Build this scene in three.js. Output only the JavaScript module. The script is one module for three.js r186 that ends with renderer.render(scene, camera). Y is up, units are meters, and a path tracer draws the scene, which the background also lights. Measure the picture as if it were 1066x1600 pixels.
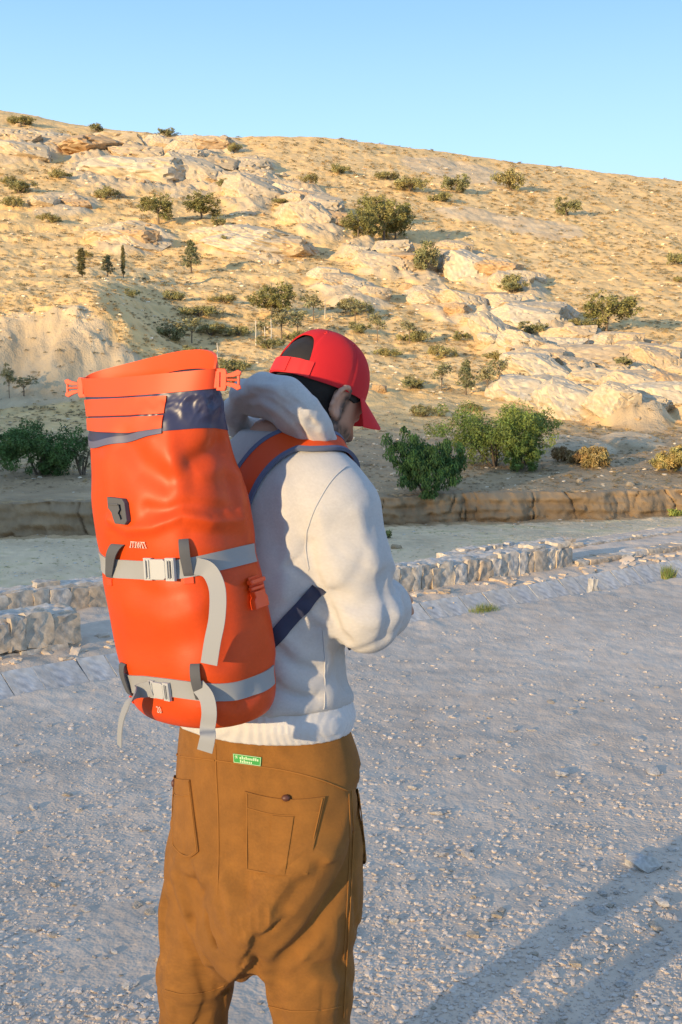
import * as THREE from 'three';
import { mergeGeometries, mergeVertices, toCreasedNormals } from 'three/addons/utils/BufferGeometryUtils.js';
import { ImprovedNoise } from 'three/addons/math/ImprovedNoise.js';
import { FontLoader } from 'three/addons/loaders/FontLoader.js';
import { TextGeometry } from 'three/addons/geometries/TextGeometry.js';
import { RoundedBoxGeometry } from 'three/addons/geometries/RoundedBoxGeometry.js';

// ---------------------------------------------------------------- camera, sky, sun, exposure
const FOV = 48, FPX = 800 / Math.tan(THREE.MathUtils.degToRad(FOV / 2)), EYE = 1.62, PITCH = Math.atan(216 / FPX);
const scene = new THREE.Scene();
const camera = new THREE.PerspectiveCamera(FOV, 1066 / 1600, 0.05, 3000);
camera.position.set(0, EYE, 0); camera.rotation.x = -PITCH;
camera.updateMatrixWorld();
const SUN_AZ = THREE.MathUtils.degToRad(41), SUN_EL = THREE.MathUtils.degToRad(9.5);   // sun low, to the left and behind the camera
const sunDir = new THREE.Vector3(-Math.sin(SUN_AZ) * Math.cos(SUN_EL), Math.sin(SUN_EL), Math.cos(SUN_AZ) * Math.cos(SUN_EL));
const sun = new THREE.DirectionalLight(new THREE.Color().setRGB(1, 0.745, 0.42), 4.6);
sun.position.copy(sunDir).multiplyScalar(60); sun.castShadow = true; sun.shadow.radius = 1.5;
sun.shadow.mapSize.set(4096, 4096); sun.shadow.bias = -0.0005;
Object.assign(sun.shadow.camera, { left: -120, right: 120, top: 90, bottom: -90, near: -200, far: 400 });
scene.add(sun, sun.target);
{ // clear evening sky: pale at the horizon, deeper blue overhead
  const W = 64, H = 256, data = new Float32Array(W * H * 4);
  const stops = [[-90, .20, .17, .14], [-2, .30, .30, .30], [0, .56, .68, .80], [10, .365, .585, .80], [17, .225, .42, .77], [30, .215, .355, .61], [60, .20, .31, .505], [90, .19, .29, .46]];
  for (let j = 0; j < H; j++) {
    const el = ((j + .5) / H - .5) * 180;
    let k = 0; while (k < stops.length - 2 && el > stops[k + 1][0]) k++;
    const a = stops[k], b = stops[k + 1], t = (el - a[0]) / (b[0] - a[0]);
    for (let i = 0; i < W; i++) { const o = (j * W + i) * 4; for (let c = 0; c < 3; c++) data[o + c] = a[c + 1] + (b[c + 1] - a[c + 1]) * t; data[o + 3] = 1; }
  }
  const tex = new THREE.DataTexture(data, W, H, THREE.RGBAFormat, THREE.FloatType);
  tex.mapping = THREE.EquirectangularReflectionMapping; tex.magFilter = THREE.LinearFilter; tex.needsUpdate = true;
  scene.background = tex; scene.environment = tex;
}
const renderer = new THREE.WebGLRenderer({ antialias: true });
renderer.toneMapping = THREE.LinearToneMapping; renderer.toneMappingExposure = 1.62;
renderer.shadowMap.enabled = true; renderer.setSize(682, 1024);

// ---------------------------------------------------------------- helpers
const V = (x, y, z) => new THREE.Vector3(x, y, z);
function rng(seed) { let s = seed >>> 0; return () => { s = (s + 0x6D2B79F5) >>> 0; let t = s; t = Math.imul(t ^ (t >>> 15), t | 1); t ^= t + Math.imul(t ^ (t >>> 7), t | 61); return ((t ^ (t >>> 14)) >>> 0) / 4294967296; }; }
const perlin = new ImprovedNoise();
const nz = (x, y, z) => perlin.noise(x + 57.3, y + 31.7, z + 11.9);
function fbm(x, y, z, o) { let a = .5, s = 0; for (let i = 0; i < o; i++) { s += a * nz(x, y, z); x = x * 2.03 + 7.1; y = y * 2.03 + 3.3; z = z * 2.03 + 5.7; a *= .5; } return s; }
function ridged(x, y, z, o) { let a = .5, s = 0; for (let i = 0; i < o; i++) { s += a * (1 - 2 * Math.abs(nz(x, y, z))); x = x * 2.1 + 7.1; y = y * 2.1 + 3.3; z = z * 2.1 + 5.7; a *= .5; } return s; }
const clamp = (x, a, b) => x < a ? a : x > b ? b : x;
const sst = (a, b, x) => { const t = clamp((x - a) / (b - a), 0, 1); return t * t * (3 - 2 * t); };
const lerp = (a, b, t) => a + (b - a) * t;
function table(rows, x) { let k = 0; while (k < rows.length - 2 && x > rows[k + 1][0]) k++; const a = rows[k], b = rows[k + 1]; return lerp(a[1], b[1], clamp((x - a[0]) / (b[0] - a[0]), 0, 1)); }
function table3(rows, x) { // smooth version
  let k = 0; while (k < rows.length - 2 && x > rows[k + 1][0]) k++;
  const a = rows[k], b = rows[k + 1], p = rows[Math.max(0, k - 1)], n = rows[Math.min(rows.length - 1, k + 2)];
  const h = b[0] - a[0], t = clamp((x - a[0]) / h, 0, 1), ma = k ? (b[1] - p[1]) / (b[0] - p[0]) : (b[1] - a[1]) / h, mb = k < rows.length - 2 ? (n[1] - a[1]) / (n[0] - a[0]) : (b[1] - a[1]) / h;
  const t2 = t * t, t3 = t2 * t;
  return (2 * t3 - 3 * t2 + 1) * a[1] + (t3 - 2 * t2 + t) * h * ma + (-2 * t3 + 3 * t2) * b[1] + (t3 - t2) * h * mb;
}
const cP = Math.cos(PITCH), sP = Math.sin(PITCH);
function ray(px, py) { const x = (px - 533) / FPX, y = (800 - py) / FPX; return V(x, y * cP - sP, -y * sP - cP); }   // direction of a point of the picture
function at(px, py, d) { const r = ray(px, py), k = d / -r.z; return V(r.x * k, EYE + r.y * k, -d); }               // the place d metres in front of the eye
const taken = {};
function numbered(n) { const k = taken[n] = (taken[n] ?? -1) + 1; return k ? n + '_' + String(k).padStart(3, '0') : n; }
function tag(o, label, category, group, kind) { Object.assign(o.userData, label ? { label } : {}, category ? { category } : {}, group ? { group } : {}, kind ? { kind } : {}); return o; }
function mesh(name, geo, mat, parent) { const m = new THREE.Mesh(geo, mat); m.name = parent && parent !== scene ? name : numbered(name); m.castShadow = m.receiveShadow = true; (parent ?? scene).add(m); return m; }
function thing(name, label, category, pos, group) { const o = new THREE.Group(); o.name = numbered(name); if (pos) o.position.copy(pos); tag(o, label, category, group); scene.add(o); return o; }
function copyOf(o, label) { const c = o.clone(); c.name = numbered(o.name.replace(/_\d{3}$/, '')); c.userData = { ...o.userData }; if (label) c.userData.label = label; scene.add(c); return c; }
const lin = (r, g, b) => new THREE.Color().setRGB(r, g, b);
const std = (c, rough = .9, more = {}) => new THREE.MeshStandardMaterial({ color: c, roughness: rough, side: THREE.DoubleSide, ...more });
function noiseTex(size, fn, srgb) {
  const d = new Uint8Array(size * size * 4);
  for (let j = 0; j < size; j++) for (let i = 0; i < size; i++) { const v = fn(i / size, j / size), o = (j * size + i) * 4; for (let c = 0; c < 3; c++) d[o + c] = clamp(255 * (v.length ? v[c] : v), 0, 255); d[o + 3] = 255; }
  const t = new THREE.DataTexture(d, size, size); t.wrapS = t.wrapT = THREE.RepeatWrapping; t.magFilter = THREE.LinearFilter; t.minFilter = THREE.LinearMipmapLinearFilter; t.generateMipmaps = true;
  if (srgb) t.colorSpace = THREE.SRGBColorSpace; t.needsUpdate = true; return t;
}
// noise that tiles over the unit square
function tileNoise(u, v, f, o, seed = 0) {
  let s = 0, a = .5;
  for (let k = 0; k < o; k++) { const x = u * f, y = v * f; const w = (i, j) => nz((x - i * f) * 1 + seed, (y - j * f) * 1, seed * 3.1 + k * 9.7);
    const bu = u, bv = v; s += a * ((1 - bu) * (1 - bv) * w(0, 0) + bu * (1 - bv) * w(1, 0) + (1 - bu) * bv * w(0, 1) + bu * bv * w(1, 1)); f *= 2; a *= .5; }
  return s;
}
// ---------------------------------------------------------------- terrain: gravel flat, lined ditch, wadi bed, cut bank, hill
const PROFILE = [[0, -1.6], [31, -1.6], [36, -1.28], [41, -.95], [52, .0], [66, 2.5], [80, 5.4], [108, 12.7], [145, 24.4], [172, 32.6], [188, 37.6], [203, 40.2], [225, 40.6], [270, 37.0], [400, 20], [1200, -30]];
const DITCH = [[-.06, 0], [.02, -.10], [.10, -.30], [.36, -.31], [.62, -.075], [.70, -.045], [.95, -.03], [1.3, -.02], [1.95, -.03], [2.2, -.10], [4, -.5], [8, -1.45], [12, -2.2], [14, -2.3], [400, -2.3]];
const sOf = (x, D) => .78 * (D - 7.05) - .62 * x;
const bankLine = (x, D) => 29.6 + 2.6 * Math.tanh(x / 9) + .55 * nz(x * .35, 1.7, 0) + .22 * nz(x * 1.3, 4.2, 0);
function hillBase(x, D) {
  const db = bankLine(x, D), dd = D - (db - 31);
  let h = table3(PROFILE, dd) + sst(45, 190, D) * (table3([[-300, 12], [-90, 7], [-59, 4.6], [-38, 1.6], [-22, .0], [0, .3], [12, -.3], [30, -2.3], [59, -6.0], [120, -12], [300, -20]], x * 200 / Math.max(D, 60)) * Math.min(1.1, D / 195) + 1.1 * fbm(x * .03, D * .03, 5, 3) * 1.5);
  // quarried scar at the left: floor runs in, then a steep cut face
  const m = sst(-.125, -.215, x / Math.max(D, 1));
  if (m > 0 && D < 110) {
    const gl = 1.0 * nz(x * .28, 2.2, D * .10) + .35 * nz(x * .8, 7.2, D * .25) + .22 * fbm(x * 1.1, 3, D * .9, 3);
    const scar = table([[0, -1.5], [31, -1.5], [40, -.75], [53, -.25], [55.5 , .35], [59, 2.8], [62.5, 5.2], [66, 6.3], [80, 8.1], [110, 13.6]], D + gl * sst(50, 56, D) * (1 - sst(62, 72, D)) * 1.6 - (x + 14) * .0);
    h = lerp(h, scar, m * (1 - sst(84, 110, D)));
  }
  return h;
}
function terrainBase(x, D) {
  const s = sOf(x, D), r = Math.hypot(x, D);
  if (D < 0 && r > 40 || D < 12 && s < 60 || s < 12) {
    let y = s < -.06 ? 0 : table(DITCH, s);
    if (s < 0) y += .035 * fbm(x * .5, D * .5, 2, 2);
    return y;
  }
  const db = bankLine(x, D), bed = s < 14 ? table(DITCH, s) : -2.3 + .10 * fbm(x * .22, D * .22, 9, 3);
  if (D < db - 1.2) return bed;
  const bh = hillBase(x, D), flat = sst(13, 17.5, x);                      // the bank fades into a slope on the right
  const wob = .35 * nz(x * 1.9, 3.1, 0) + .22 * nz(x * 4.6, 8.1, 0);
  const t = clamp((D - db + wob * .55 * (1 - flat)) / lerp(.42, 3.0, flat) , 0, 1);
  const tt = lerp(t * t * (3 - 2 * t), t, .35);
  return lerp(bed, bh, tt);
}
function groundHit(px, py, d0 = 2, d1 = 420, fn = terrainBase) { // where a line of sight meets the terrain
  const r = ray(px, py), kx = r.x / -r.z, ky = r.y / -r.z; let d = d0, step;
  while (d < d1) { step = Math.max(.03, d * .009); if (fn(kx * d, d) > EYE + ky * d) break; d += step; }
  let a = d - step, b = d; for (let i = 0; i < 9; i++) { const m = (a + b) / 2; if (fn(kx * m, m) > EYE + ky * m) b = m; else a = m; }
  return { x: kx * b, D: b, y: fn(kx * b, b), k: b / FPX };
}
// pale rock patches of the hill: [px, py, half width px, half height px, turn, relief in metres]
const ROCKS = [
  [45, 228, 60, 26, .1, 2.6], [210, 255, 95, 42, .15, 3.4], [300, 262, 60, 40, .4, 3.0], [385, 285, 65, 40, .45, 3.0], [480, 325, 60, 42, .65, 3.4], [395, 380, 85, 24, .2, 2.0],
  [205, 372, 62, 24, .2, 1.6], [590, 408, 60, 28, .3, 2.4], [650, 425, 40, 24, .3, 1.6], [735, 415, 55, 34, .5, 2.6], [800, 440, 45, 28, .35, 1.8], [820, 495, 66, 34, .25, 2.0],
  [760, 520, 46, 44, .85, 1.8], [840, 575, 70, 44, .55, 2.2], [930, 550, 80, 34, .15, 2.0], [1030, 560, 60, 30, .2, 2.0], [905, 620, 100, 46, .35, 2.2], [1040, 625, 80, 40, .2, 2.2], [965, 650, 60, 24, .1, 1.3],
  [250, 232, 40, 20, .2, 2.0], [320, 232, 60, 16, .1, 2.4], [720, 268, 90, 12, .15, .5], [840, 355, 70, 12, .15, .4], [740, 335, 60, 10, .1, .4], [100, 320, 50, 18, .1, 1.2], [545, 455, 60, 26, .4, 1.0], [690, 475, 50, 24, .5, 1.2], [900, 695, 60, 12, .1, .4], [985, 690, 50, 12, .1, .4],
  [60, 560, 110, 75, 0, .7], [170, 580, 70, 40, .3, .8], [60, 625, 90, 16, 0, .3]];
const rockSpots = ROCKS.map(([px, py, hw, hh, turn, rel]) => {
  const c = groundHit(px, py, 33), up = groundHit(px, py - Math.min(10, hh * .5), 33), k = c.k;
  const perPx = Math.max(.05, (up.D - c.D) / Math.min(10, hh * .5));
  return { x: c.x, D: c.D, wx: hw * k, wd: clamp(hh * perPx, 1.5, 26), turn: turn, rel, k, hw, hh, px, py };
});
function rockMask(x, D) {
  let m = 0, rel = 0;
  for (const q of rockSpots) {
    const dx = (x - q.x) / q.wx, dd = (D - q.D) / q.wd; if (Math.abs(dx) > 1.7 || Math.abs(dd) > 1.7) continue;
    const a = dx, b = dd + q.turn * dx * .9, e = a * a + b * b; if (e > 2.2) continue;
    const w = 1 - sst(.35, 1.5, e + .9 * fbm(x * .22, D * .22, q.px, 3)); if (w > m) m = w; rel += w * q.rel;
  }
  return [m, Math.min(rel, 4.2)];
}
function terrain(x, D) {
  let y = terrainBase(x, D); const r = Math.hypot(x, D), s = sOf(x, D);
  if (r < 13 && s < 0) { // trodden gravel: lumps, ruts, a wheel track crossing on the right
    y += .014 * fbm(x * 2.2, D * 2.2, 5, 3) + .008 * fbm(x * 9, D * 9, 1, 2) + .0032 * nz(x * 31, D * 31, 4);
    const l = (x - 1.05) * .80 - (D - 3.35) * .60; y -= .026 * Math.exp(-((l / .07) ** 2)) - .012 * Math.exp(-(((l - .14) / .06) ** 2)) - .010 * Math.exp(-(((l + .13) / .06) ** 2));
    const l2 = (x - 1.02) * .80 - (D - 2.75) * .60; y -= .018 * Math.exp(-((l2 / .06) ** 2));
    if (s > -.5) y += .03 * sst(-.5, -.1, s) * (fbm(x * 4, D * 4, 8, 3) + .35);
    return y;
  }
  if (r < 13) return y + (s > .6 ? .028 * fbm(x * 5, D * 5, 5, 3) : .006 * nz(x * 9, D * 9, 2));
  const db = bankLine(x, D);
  if (D < db - 1.2 || D < 12) return y + .06 * fbm(x * .9, D * .9, 6, 4);
  if (D < db + 1) { // clay face of the bank: runnels and ledges
    const flat = sst(13, 17.5, x); return y + (1 - flat) * (.10 * fbm(x * 2.4, D * 3, 2, 3)) + .04 * fbm(x * 2, D * 2, 1, 3); }
  const [m, rel] = rockMask(x, D), far = sst(32, 60, D);
  y += (.10 + .30 * far) * fbm(x * .35, D * .35, 4, 4) + (.05 + .10 * far) * fbm(x * 1.5, D * 1.5, 8, 2);
  // old terrace lines on the left and middle slope
  if (D > 55 && D < 150) { const tw = sst(60, 75, D) * (1 - sst(115, 140, D)) * (1 - sst(.02, .14, x / D)); if (tw > 0) { const q = y / 1.55 + .25 * nz(x * .05, D * .05, 2), f = q - Math.floor(q); y += tw * .38 * (sst(.55, .95, f) - f) * (1 - m); } }
  if (m > 0) { const wx = x + 1.6 * nz(x * .2, D * .2, 3), n1 = Math.abs(nz(wx * .13 + 3, D * .08 + x * .06, 1.5)), n2 = Math.abs(nz(wx * .30, D * .17 + x * .12, 7)), n3 = Math.abs(nz(wx * .8, D * .4 + x * .3, 3)), n4 = Math.abs(nz(x * 2, D * 1.2, 5)); y += m * Math.min(rel, 2.2) * (.06 + .34 * n1 + .34 * n2 + .22 * n3 + .12 * n4); }
  return y;
}
const soilCol = (x, D, m, r, s, out) => {
  const n1 = fbm(x * .6, D * .6, 1, 4), n2 = r < 30 ? fbm(x * 6, D * 6, 2, 2) : fbm(x * 1.6, D * 1.1, 2, 3), g = fbm(x * .12, D * .12, 5, 4), n3 = nz(x * 2.3, D * 2.3, 9);
  if (r < 13) { const v = 1 + .35 * n1 + .34 * n2 + .12 * nz(x * 40, D * 40, 1); out.setRGB(.56 * v, .445 * v, .335 * v); if (s > 2.0) out.lerp(lin(.46, .40, .28), sst(2, 3.2, s) * .8); return; }
  if (D < bankLine(x, D) - .75 || D < 12) { const v = 1 + .5 * n1 + .3 * n2; out.setRGB(.80 * v, .575 * v, .33 * v); out.lerp(lin(.54, .42, .18), .5 * sst(.05, .30, n1 + .4 * n3)); return; }
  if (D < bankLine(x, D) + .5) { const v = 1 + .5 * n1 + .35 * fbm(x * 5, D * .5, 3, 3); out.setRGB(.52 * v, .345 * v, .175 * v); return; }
  const v = 1 + .45 * n1 + .35 * n2; out.setRGB(.74 * v, .475 * v, .190 * v);
  out.lerp(lin(.78 * v, .56 * v, .28 * v), .4 * sst(.0, .25, g + .4 * n3));              // paler stony ground
  out.lerp(lin(.42, .32, .14), .45 * sst(.12, .38, fbm(x * .9, D * .45, 12, 3) + .3 * n3)); // dry scrub
  out.lerp(lin(.36 * v, .245 * v, .135 * v), .85 * sst(20, 9, D - bankLine(x, D) + 16 * fbm(x * .12, D * .12, 61, 3) + 5 * n3));   // brown earth over the bank top; the darkening paints in shade on the terrace
  if (m > 0) { const q = .78 + .55 * fbm(x * .5, D * .35, 20, 4) + .25 * n2; out.lerp(lin(.72 * q, .55 * q, .34 * q), .8 * sst(.2, .7, m + .8 * fbm(x * .5, D * .4, 50, 3))); out.lerp(lin(.62, .42, .22), .5 * sst(.1, .3, fbm(x * .2, D * .2, 31, 2)) * m); }
};
{
  const ang = []; const A = 21, N = 470;
  for (let a = -180; a < -40; a += 7) ang.push(a); for (let a = -40; a < -A; a += 1) ang.push(a);
  for (let i = 0; i <= N; i++) ang.push(-A + 2 * A * i / N);
  for (let a = A + 1; a < 40; a += 1) ang.push(a); for (let a = 40; a <= 180; a += 7) ang.push(a); if (ang[ang.length - 1] < 180) ang.push(180);
  const rad = []; const seg = (a, b, n) => { for (let i = 0; i < n; i++) rad.push(a * (b / a) ** (i / n)); };
  seg(.2, 2.3, 14); seg(2.3, 12.6, 380); const i1 = rad.length; seg(12.6, 26, 60); const i2 = rad.length; seg(26, 36, 150); seg(36, 215, 430); seg(215, 1100, 26); rad.push(1100);
  const stone = noiseTex(512, (u, v) => .5 + .55 * tileNoise(u, v, 10, 4, 2) + .25 * tileNoise(u, v, 70, 2, 5));
  const fine = noiseTex(512, (u, v) => .5 + .4 * tileNoise(u, v, 24, 3, 8) + .45 * tileNoise(u, v, 90, 2, 3));
  const build = (name, a, b, uvScale, mat) => {
    const nr = b - a + 1, nc = ang.length, P = new Float32Array(nr * nc * 3), C = new Float32Array(nr * nc * 3), U = new Float32Array(nr * nc * 2), I = [], c = new THREE.Color();
    for (let j = 0; j < nr; j++) for (let i = 0; i < nc; i++) {
      const r = rad[a + j], t = ang[i] * Math.PI / 180, x = r * Math.sin(t), D = r * Math.cos(t), o = j * nc + i, y = terrain(x, D);
      P[o * 3] = x; P[o * 3 + 1] = y; P[o * 3 + 2] = -D; U[o * 2] = x * uvScale; U[o * 2 + 1] = D * uvScale;
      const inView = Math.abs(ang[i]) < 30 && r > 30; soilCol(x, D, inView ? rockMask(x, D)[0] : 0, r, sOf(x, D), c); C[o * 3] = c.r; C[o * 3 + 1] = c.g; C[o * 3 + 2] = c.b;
      if (j && i) I.push(o - nc - 1, o - nc, o - 1, o - nc, o, o - 1);
    }
    const g = new THREE.BufferGeometry(); g.setAttribute('position', new THREE.BufferAttribute(P, 3)); g.setAttribute('color', new THREE.BufferAttribute(C, 3)); g.setAttribute('uv', new THREE.BufferAttribute(U, 2)); g.setIndex(I); g.computeVertexNormals();
    return tag(mesh(name, g, mat), null, null, null, 'structure');
  };
  // low ridge across the valley, far behind the camera on the sun's side: its shadow edge lies along the wadi
  { const R = 350, sx = -Math.sin(SUN_AZ), sz = Math.cos(SUN_AZ), wx = Math.cos(SUN_AZ), wz = Math.sin(SUN_AZ), P = [], C = [], I = [], nw = 150, na = 14, tanE = Math.tan(SUN_EL);
    const Z = [[-260, 9], [-90, 9], [-50, 8.4], [-31, 6.6], [-20, 4.7], [-14, 3.0], [-8.5, .6], [-3, .1], [20, -.2], [80, -3], [140, -30]];
    for (let i = 0; i <= nw; i++) { const t = i / nw, w = t < .25 ? lerp(-260, -60, t / .25) : t < .75 ? lerp(-60, 15, (t - .25) / .5) : lerp(15, 140, (t - .75) / .25), top = R * tanE + table(Z, w);
      for (let j = 0; j <= na; j++) { const a = (j / na * 2 - 1), d = R + a * 130, y = -1 + (top + 1) * (1 - Math.abs(a)) ** .8 + (Math.abs(a) > .05 ? 1.5 * nz(w * .04, a * 5, 2) : 0); P.push(sx * d + wx * w, y, sz * d + wz * w); const v = 1 + .3 * nz(w * .1, a * 9, 1); C.push(.60 * v, .44 * v, .24 * v); if (i && j) { const o = i * (na + 1) + j, q = o - na - 1; I.push(q - 1, o - 1, q, q, o - 1, o); } } }
    const g = new THREE.BufferGeometry(); g.setAttribute('position', new THREE.Float32BufferAttribute(P, 3)); g.setAttribute('color', new THREE.Float32BufferAttribute(C, 3)); g.setIndex(I); g.computeVertexNormals(); tag(mesh('valley_ridge', g, std(0xffffff, .95, { vertexColors: true })), null, null, null, 'structure'); }
  { // eroded clay face of the bank
    const nx = 820, ny = 26, P = [], C = [], I = [], U = [];
    for (let i = 0; i <= nx; i++) { const x = lerp(-16, 17.5, i / nx), D0 = bankLine(x, 30), end = sst(17.5, 14, x), yb = terrainBase(x, D0 - 1.3) - .12, yt = terrainBase(x, D0 + .75);
      for (let j = 0; j <= ny; j++) { const t = j / ny, h = Math.min(1, t / .8), lip = Math.max(0, (t - .8) / .2); let y = lerp(yb, yt + .02, h); const big = .34 * fbm(x * .9, y * .7, 3, 3), col = nz(x * 2.6 + .6 * nz(x, y * 1.3, 2), y * .55, 7), med = -.15 * Math.exp(-((col / .06) ** 2)) * sst(-.1, .25, nz(x * .6, 4, 2)) + .20 * fbm(x * 3.2, y * 3.0, 5, 4), led = .13 * nz(x * .6, y * 6.5, 9), pit = -.5 * Math.max(0, nz(x * 2.6, y * 3.6, 21) - .42);
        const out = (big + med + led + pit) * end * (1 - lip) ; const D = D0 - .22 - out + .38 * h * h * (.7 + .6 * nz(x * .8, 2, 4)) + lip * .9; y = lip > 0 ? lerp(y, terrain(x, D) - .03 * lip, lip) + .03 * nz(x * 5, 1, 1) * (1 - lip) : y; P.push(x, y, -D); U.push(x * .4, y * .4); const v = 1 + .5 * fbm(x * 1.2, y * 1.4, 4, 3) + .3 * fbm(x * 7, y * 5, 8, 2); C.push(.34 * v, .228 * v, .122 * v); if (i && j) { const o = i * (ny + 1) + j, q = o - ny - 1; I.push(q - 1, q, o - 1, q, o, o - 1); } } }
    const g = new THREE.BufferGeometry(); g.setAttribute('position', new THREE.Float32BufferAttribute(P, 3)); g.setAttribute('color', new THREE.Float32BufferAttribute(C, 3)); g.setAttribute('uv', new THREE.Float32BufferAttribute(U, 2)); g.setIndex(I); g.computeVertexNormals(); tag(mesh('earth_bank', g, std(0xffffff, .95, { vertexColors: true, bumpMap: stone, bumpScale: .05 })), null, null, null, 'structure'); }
  build('gravel_ground', 0, i1, 1, std(0xffffff, .95, { vertexColors: true, bumpMap: fine, bumpScale: .008 }));
  build('wadi_bed', i1, i2, .4, std(0xffffff, .95, { vertexColors: true, bumpMap: stone, bumpScale: .05 }));
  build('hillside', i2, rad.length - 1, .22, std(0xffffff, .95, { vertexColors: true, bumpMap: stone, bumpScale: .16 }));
}
// ---------------------------------------------------------------- stones
function boxUV(g, k) { const p = g.attributes.position, n = g.attributes.normal, u = new Float32Array(p.count * 2); for (let i = 0; i < p.count; i++) { const a = Math.abs(n.getX(i)), b = Math.abs(n.getY(i)), c = Math.abs(n.getZ(i)), x = p.getX(i), y = p.getY(i), z = p.getZ(i); u[i * 2] = k * (a > b && a > c ? z : x) + k * .37 * y; u[i * 2 + 1] = k * (b > a && b > c ? z : y); } g.setAttribute('uv', new THREE.BufferAttribute(u, 2)); return g; }
const stoneTex = noiseTex(256, (u, v) => { const n = .86 + .34 * tileNoise(u, v, 7, 4, 9), w = .14 * tileNoise(u, v, 3, 2, 5); return [n + w, n + w * .5, n - w * .3]; }, true), stoneBump = noiseTex(256, (u, v) => .5 + .6 * tileNoise(u, v, 9, 4, 14));
const stoneGeo = []; { const r = rng(11);
  for (let k = 0; k < 7; k++) { const g = mergeVertices(new THREE.IcosahedronGeometry(1, k < 4 ? 1 : 2).deleteAttribute('uv').deleteAttribute('normal'), 1e-4), p = g.attributes.position, o = r() * 50, fy = .5 + .3 * r(), fx = .8 + .5 * r();
    for (let i = 0; i < p.count; i++) { const v = V().fromBufferAttribute(p, i), c = Math.max(Math.abs(v.x), Math.abs(v.y), Math.abs(v.z)), n = 1 + .55 * nz(v.x * 1.3 + o, v.y * 1.3, v.z * 1.3) + .22 * nz(v.x * 3 + o, v.y * 3, v.z * 3); v.multiplyScalar(lerp(1, .80 / c, .45) * n); p.setXYZ(i, v.x * fx, v.y * fy, v.z); }
    stoneGeo.push(boxUV(toCreasedNormals(g, .55), .5)); } }
const stoneMats = [lin(.58, .51, .43), lin(.50, .43, .35), lin(.64, .58, .50), lin(.44, .36, .28), lin(.55, .45, .33)].map((c) => std(c, .9, { map: stoneTex, bumpMap: stoneBump, bumpScale: .004 }));
function scatter(name, geo, mat, list, kind = 'stuff') { // list [x, y, z, sx, sy, sz, turn, tilt, colour]
  const m = new THREE.InstancedMesh(geo, mat, list.length), d = new THREE.Object3D(); list.forEach((q, i) => { d.position.set(q[0], q[1], q[2]); d.scale.set(q[3], q[4], q[5]); d.rotation.set(q[7], q[6], q[7] * .7); d.updateMatrix(); m.setMatrixAt(i, d.matrix); if (q[8]) m.setColorAt(i, q[8]); });
  m.name = numbered(name); m.castShadow = m.receiveShadow = true; tag(m, null, null, null, kind); scene.add(m); return m; }
{ // loose gravel on the near flat
  const r = rng(5), L = [[], [], [], []], big = []; const white = lin(1, 1, 1);
  const spot = () => { for (;;) { const px = -260 + 1590 * r(), py = 880 + 900 * Math.sqrt(r()), D = EYE * FPX / (py - 584); const x = (px - 533) / FPX * D; if (sOf(x, D) < -.04) return [x, D]; } };
  for (let i = 0; i < 34000; i++) { const [x, D] = spot(); if (nz(x * 1.3, D * 1.3, 4) + .5 * nz(x * 5, D * 5, 2) < -.28 + .2 * (r() - .5)) continue; const s = (.0017 + .0056 * r() ** 5) * (1 + D * .08), v = .80 + .34 * r(); L[i % 4].push([x, terrain(x, D) + s * .15, -D, s * (.8 + .6 * r()), s * .8, s * (.8 + .5 * r()), r() * 6.3, (r() - .5) * .8, lin(.56 * v, .475 * v, .39 * v)]); }
  const gm = std(0xffffff, .9); L.forEach((l, k) => scatter('gravel', stoneGeo[k], gm, l));
  // stones one can pick out
  const fixed = [[740, 1365, 12], [697, 1362, 12], [700, 1390, 6], [797, 1462, 9], [794, 1365, 8], [960, 1462, 13], [948, 1460, 8], [962, 1430, 8], [985, 1428, 7], [750, 1505, 10], [770, 1452, 7], [790, 1470, 9], [1025, 1378, 26], [1040, 1225, 13], [1060, 1440, 14], [1050, 1475, 12], [980, 1450, 6], [920, 1560, 10], [1000, 1575, 12], [890, 1225, 12], [810, 1155, 7], [840, 1155, 6], [35, 1285, 10], [110, 1288, 8], [115, 1458, 8], [200, 1450, 11], [220, 1463, 9], [30, 1490, 9], [60, 1500, 8], [160, 1530, 9], [240, 1545, 13], [185, 1590, 12], [10, 1325, 7], [90, 1265, 7], [65, 1415, 8], [1000, 1290, 8], [650, 1250, 9], [870, 1110, 6], [905, 1120, 5], [690, 1295, 12], [720, 1200, 7], [640, 1420, 8], [620, 1480, 9], [850, 1540, 8]];
  const put = (px, py, w) => { const D = EYE * FPX / (py - 584), x = (px - 533) / FPX * D, s = w * D / FPX; if (sOf(x, D) > -.1) return; const m = mesh('loose_stone', stoneGeo[Math.floor(r() * 7)], stoneMats[[0, 2, 2, 0, 4][Math.floor(r() * 5)]]); m.position.set(x, terrain(x, D) + s * .12, -D); m.scale.set(s, s * (.5 + .3 * r()), s * (.7 + .3 * r())); m.rotation.set((r() - .5) * .4, r() * 6.3, (r() - .5) * .4); tag(m, 'pale stone lying loose on the gravel ground', 'stone', 'loose stones on the gravel'); };
  fixed.forEach((q) => put(...q)); for (let i = 0; i < 110; i++) { const py = 960 + 700 * r() ** .7; put(-60 + 1190 * r(), py, 3.5 + 4.5 * r() * r()); }
}
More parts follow.
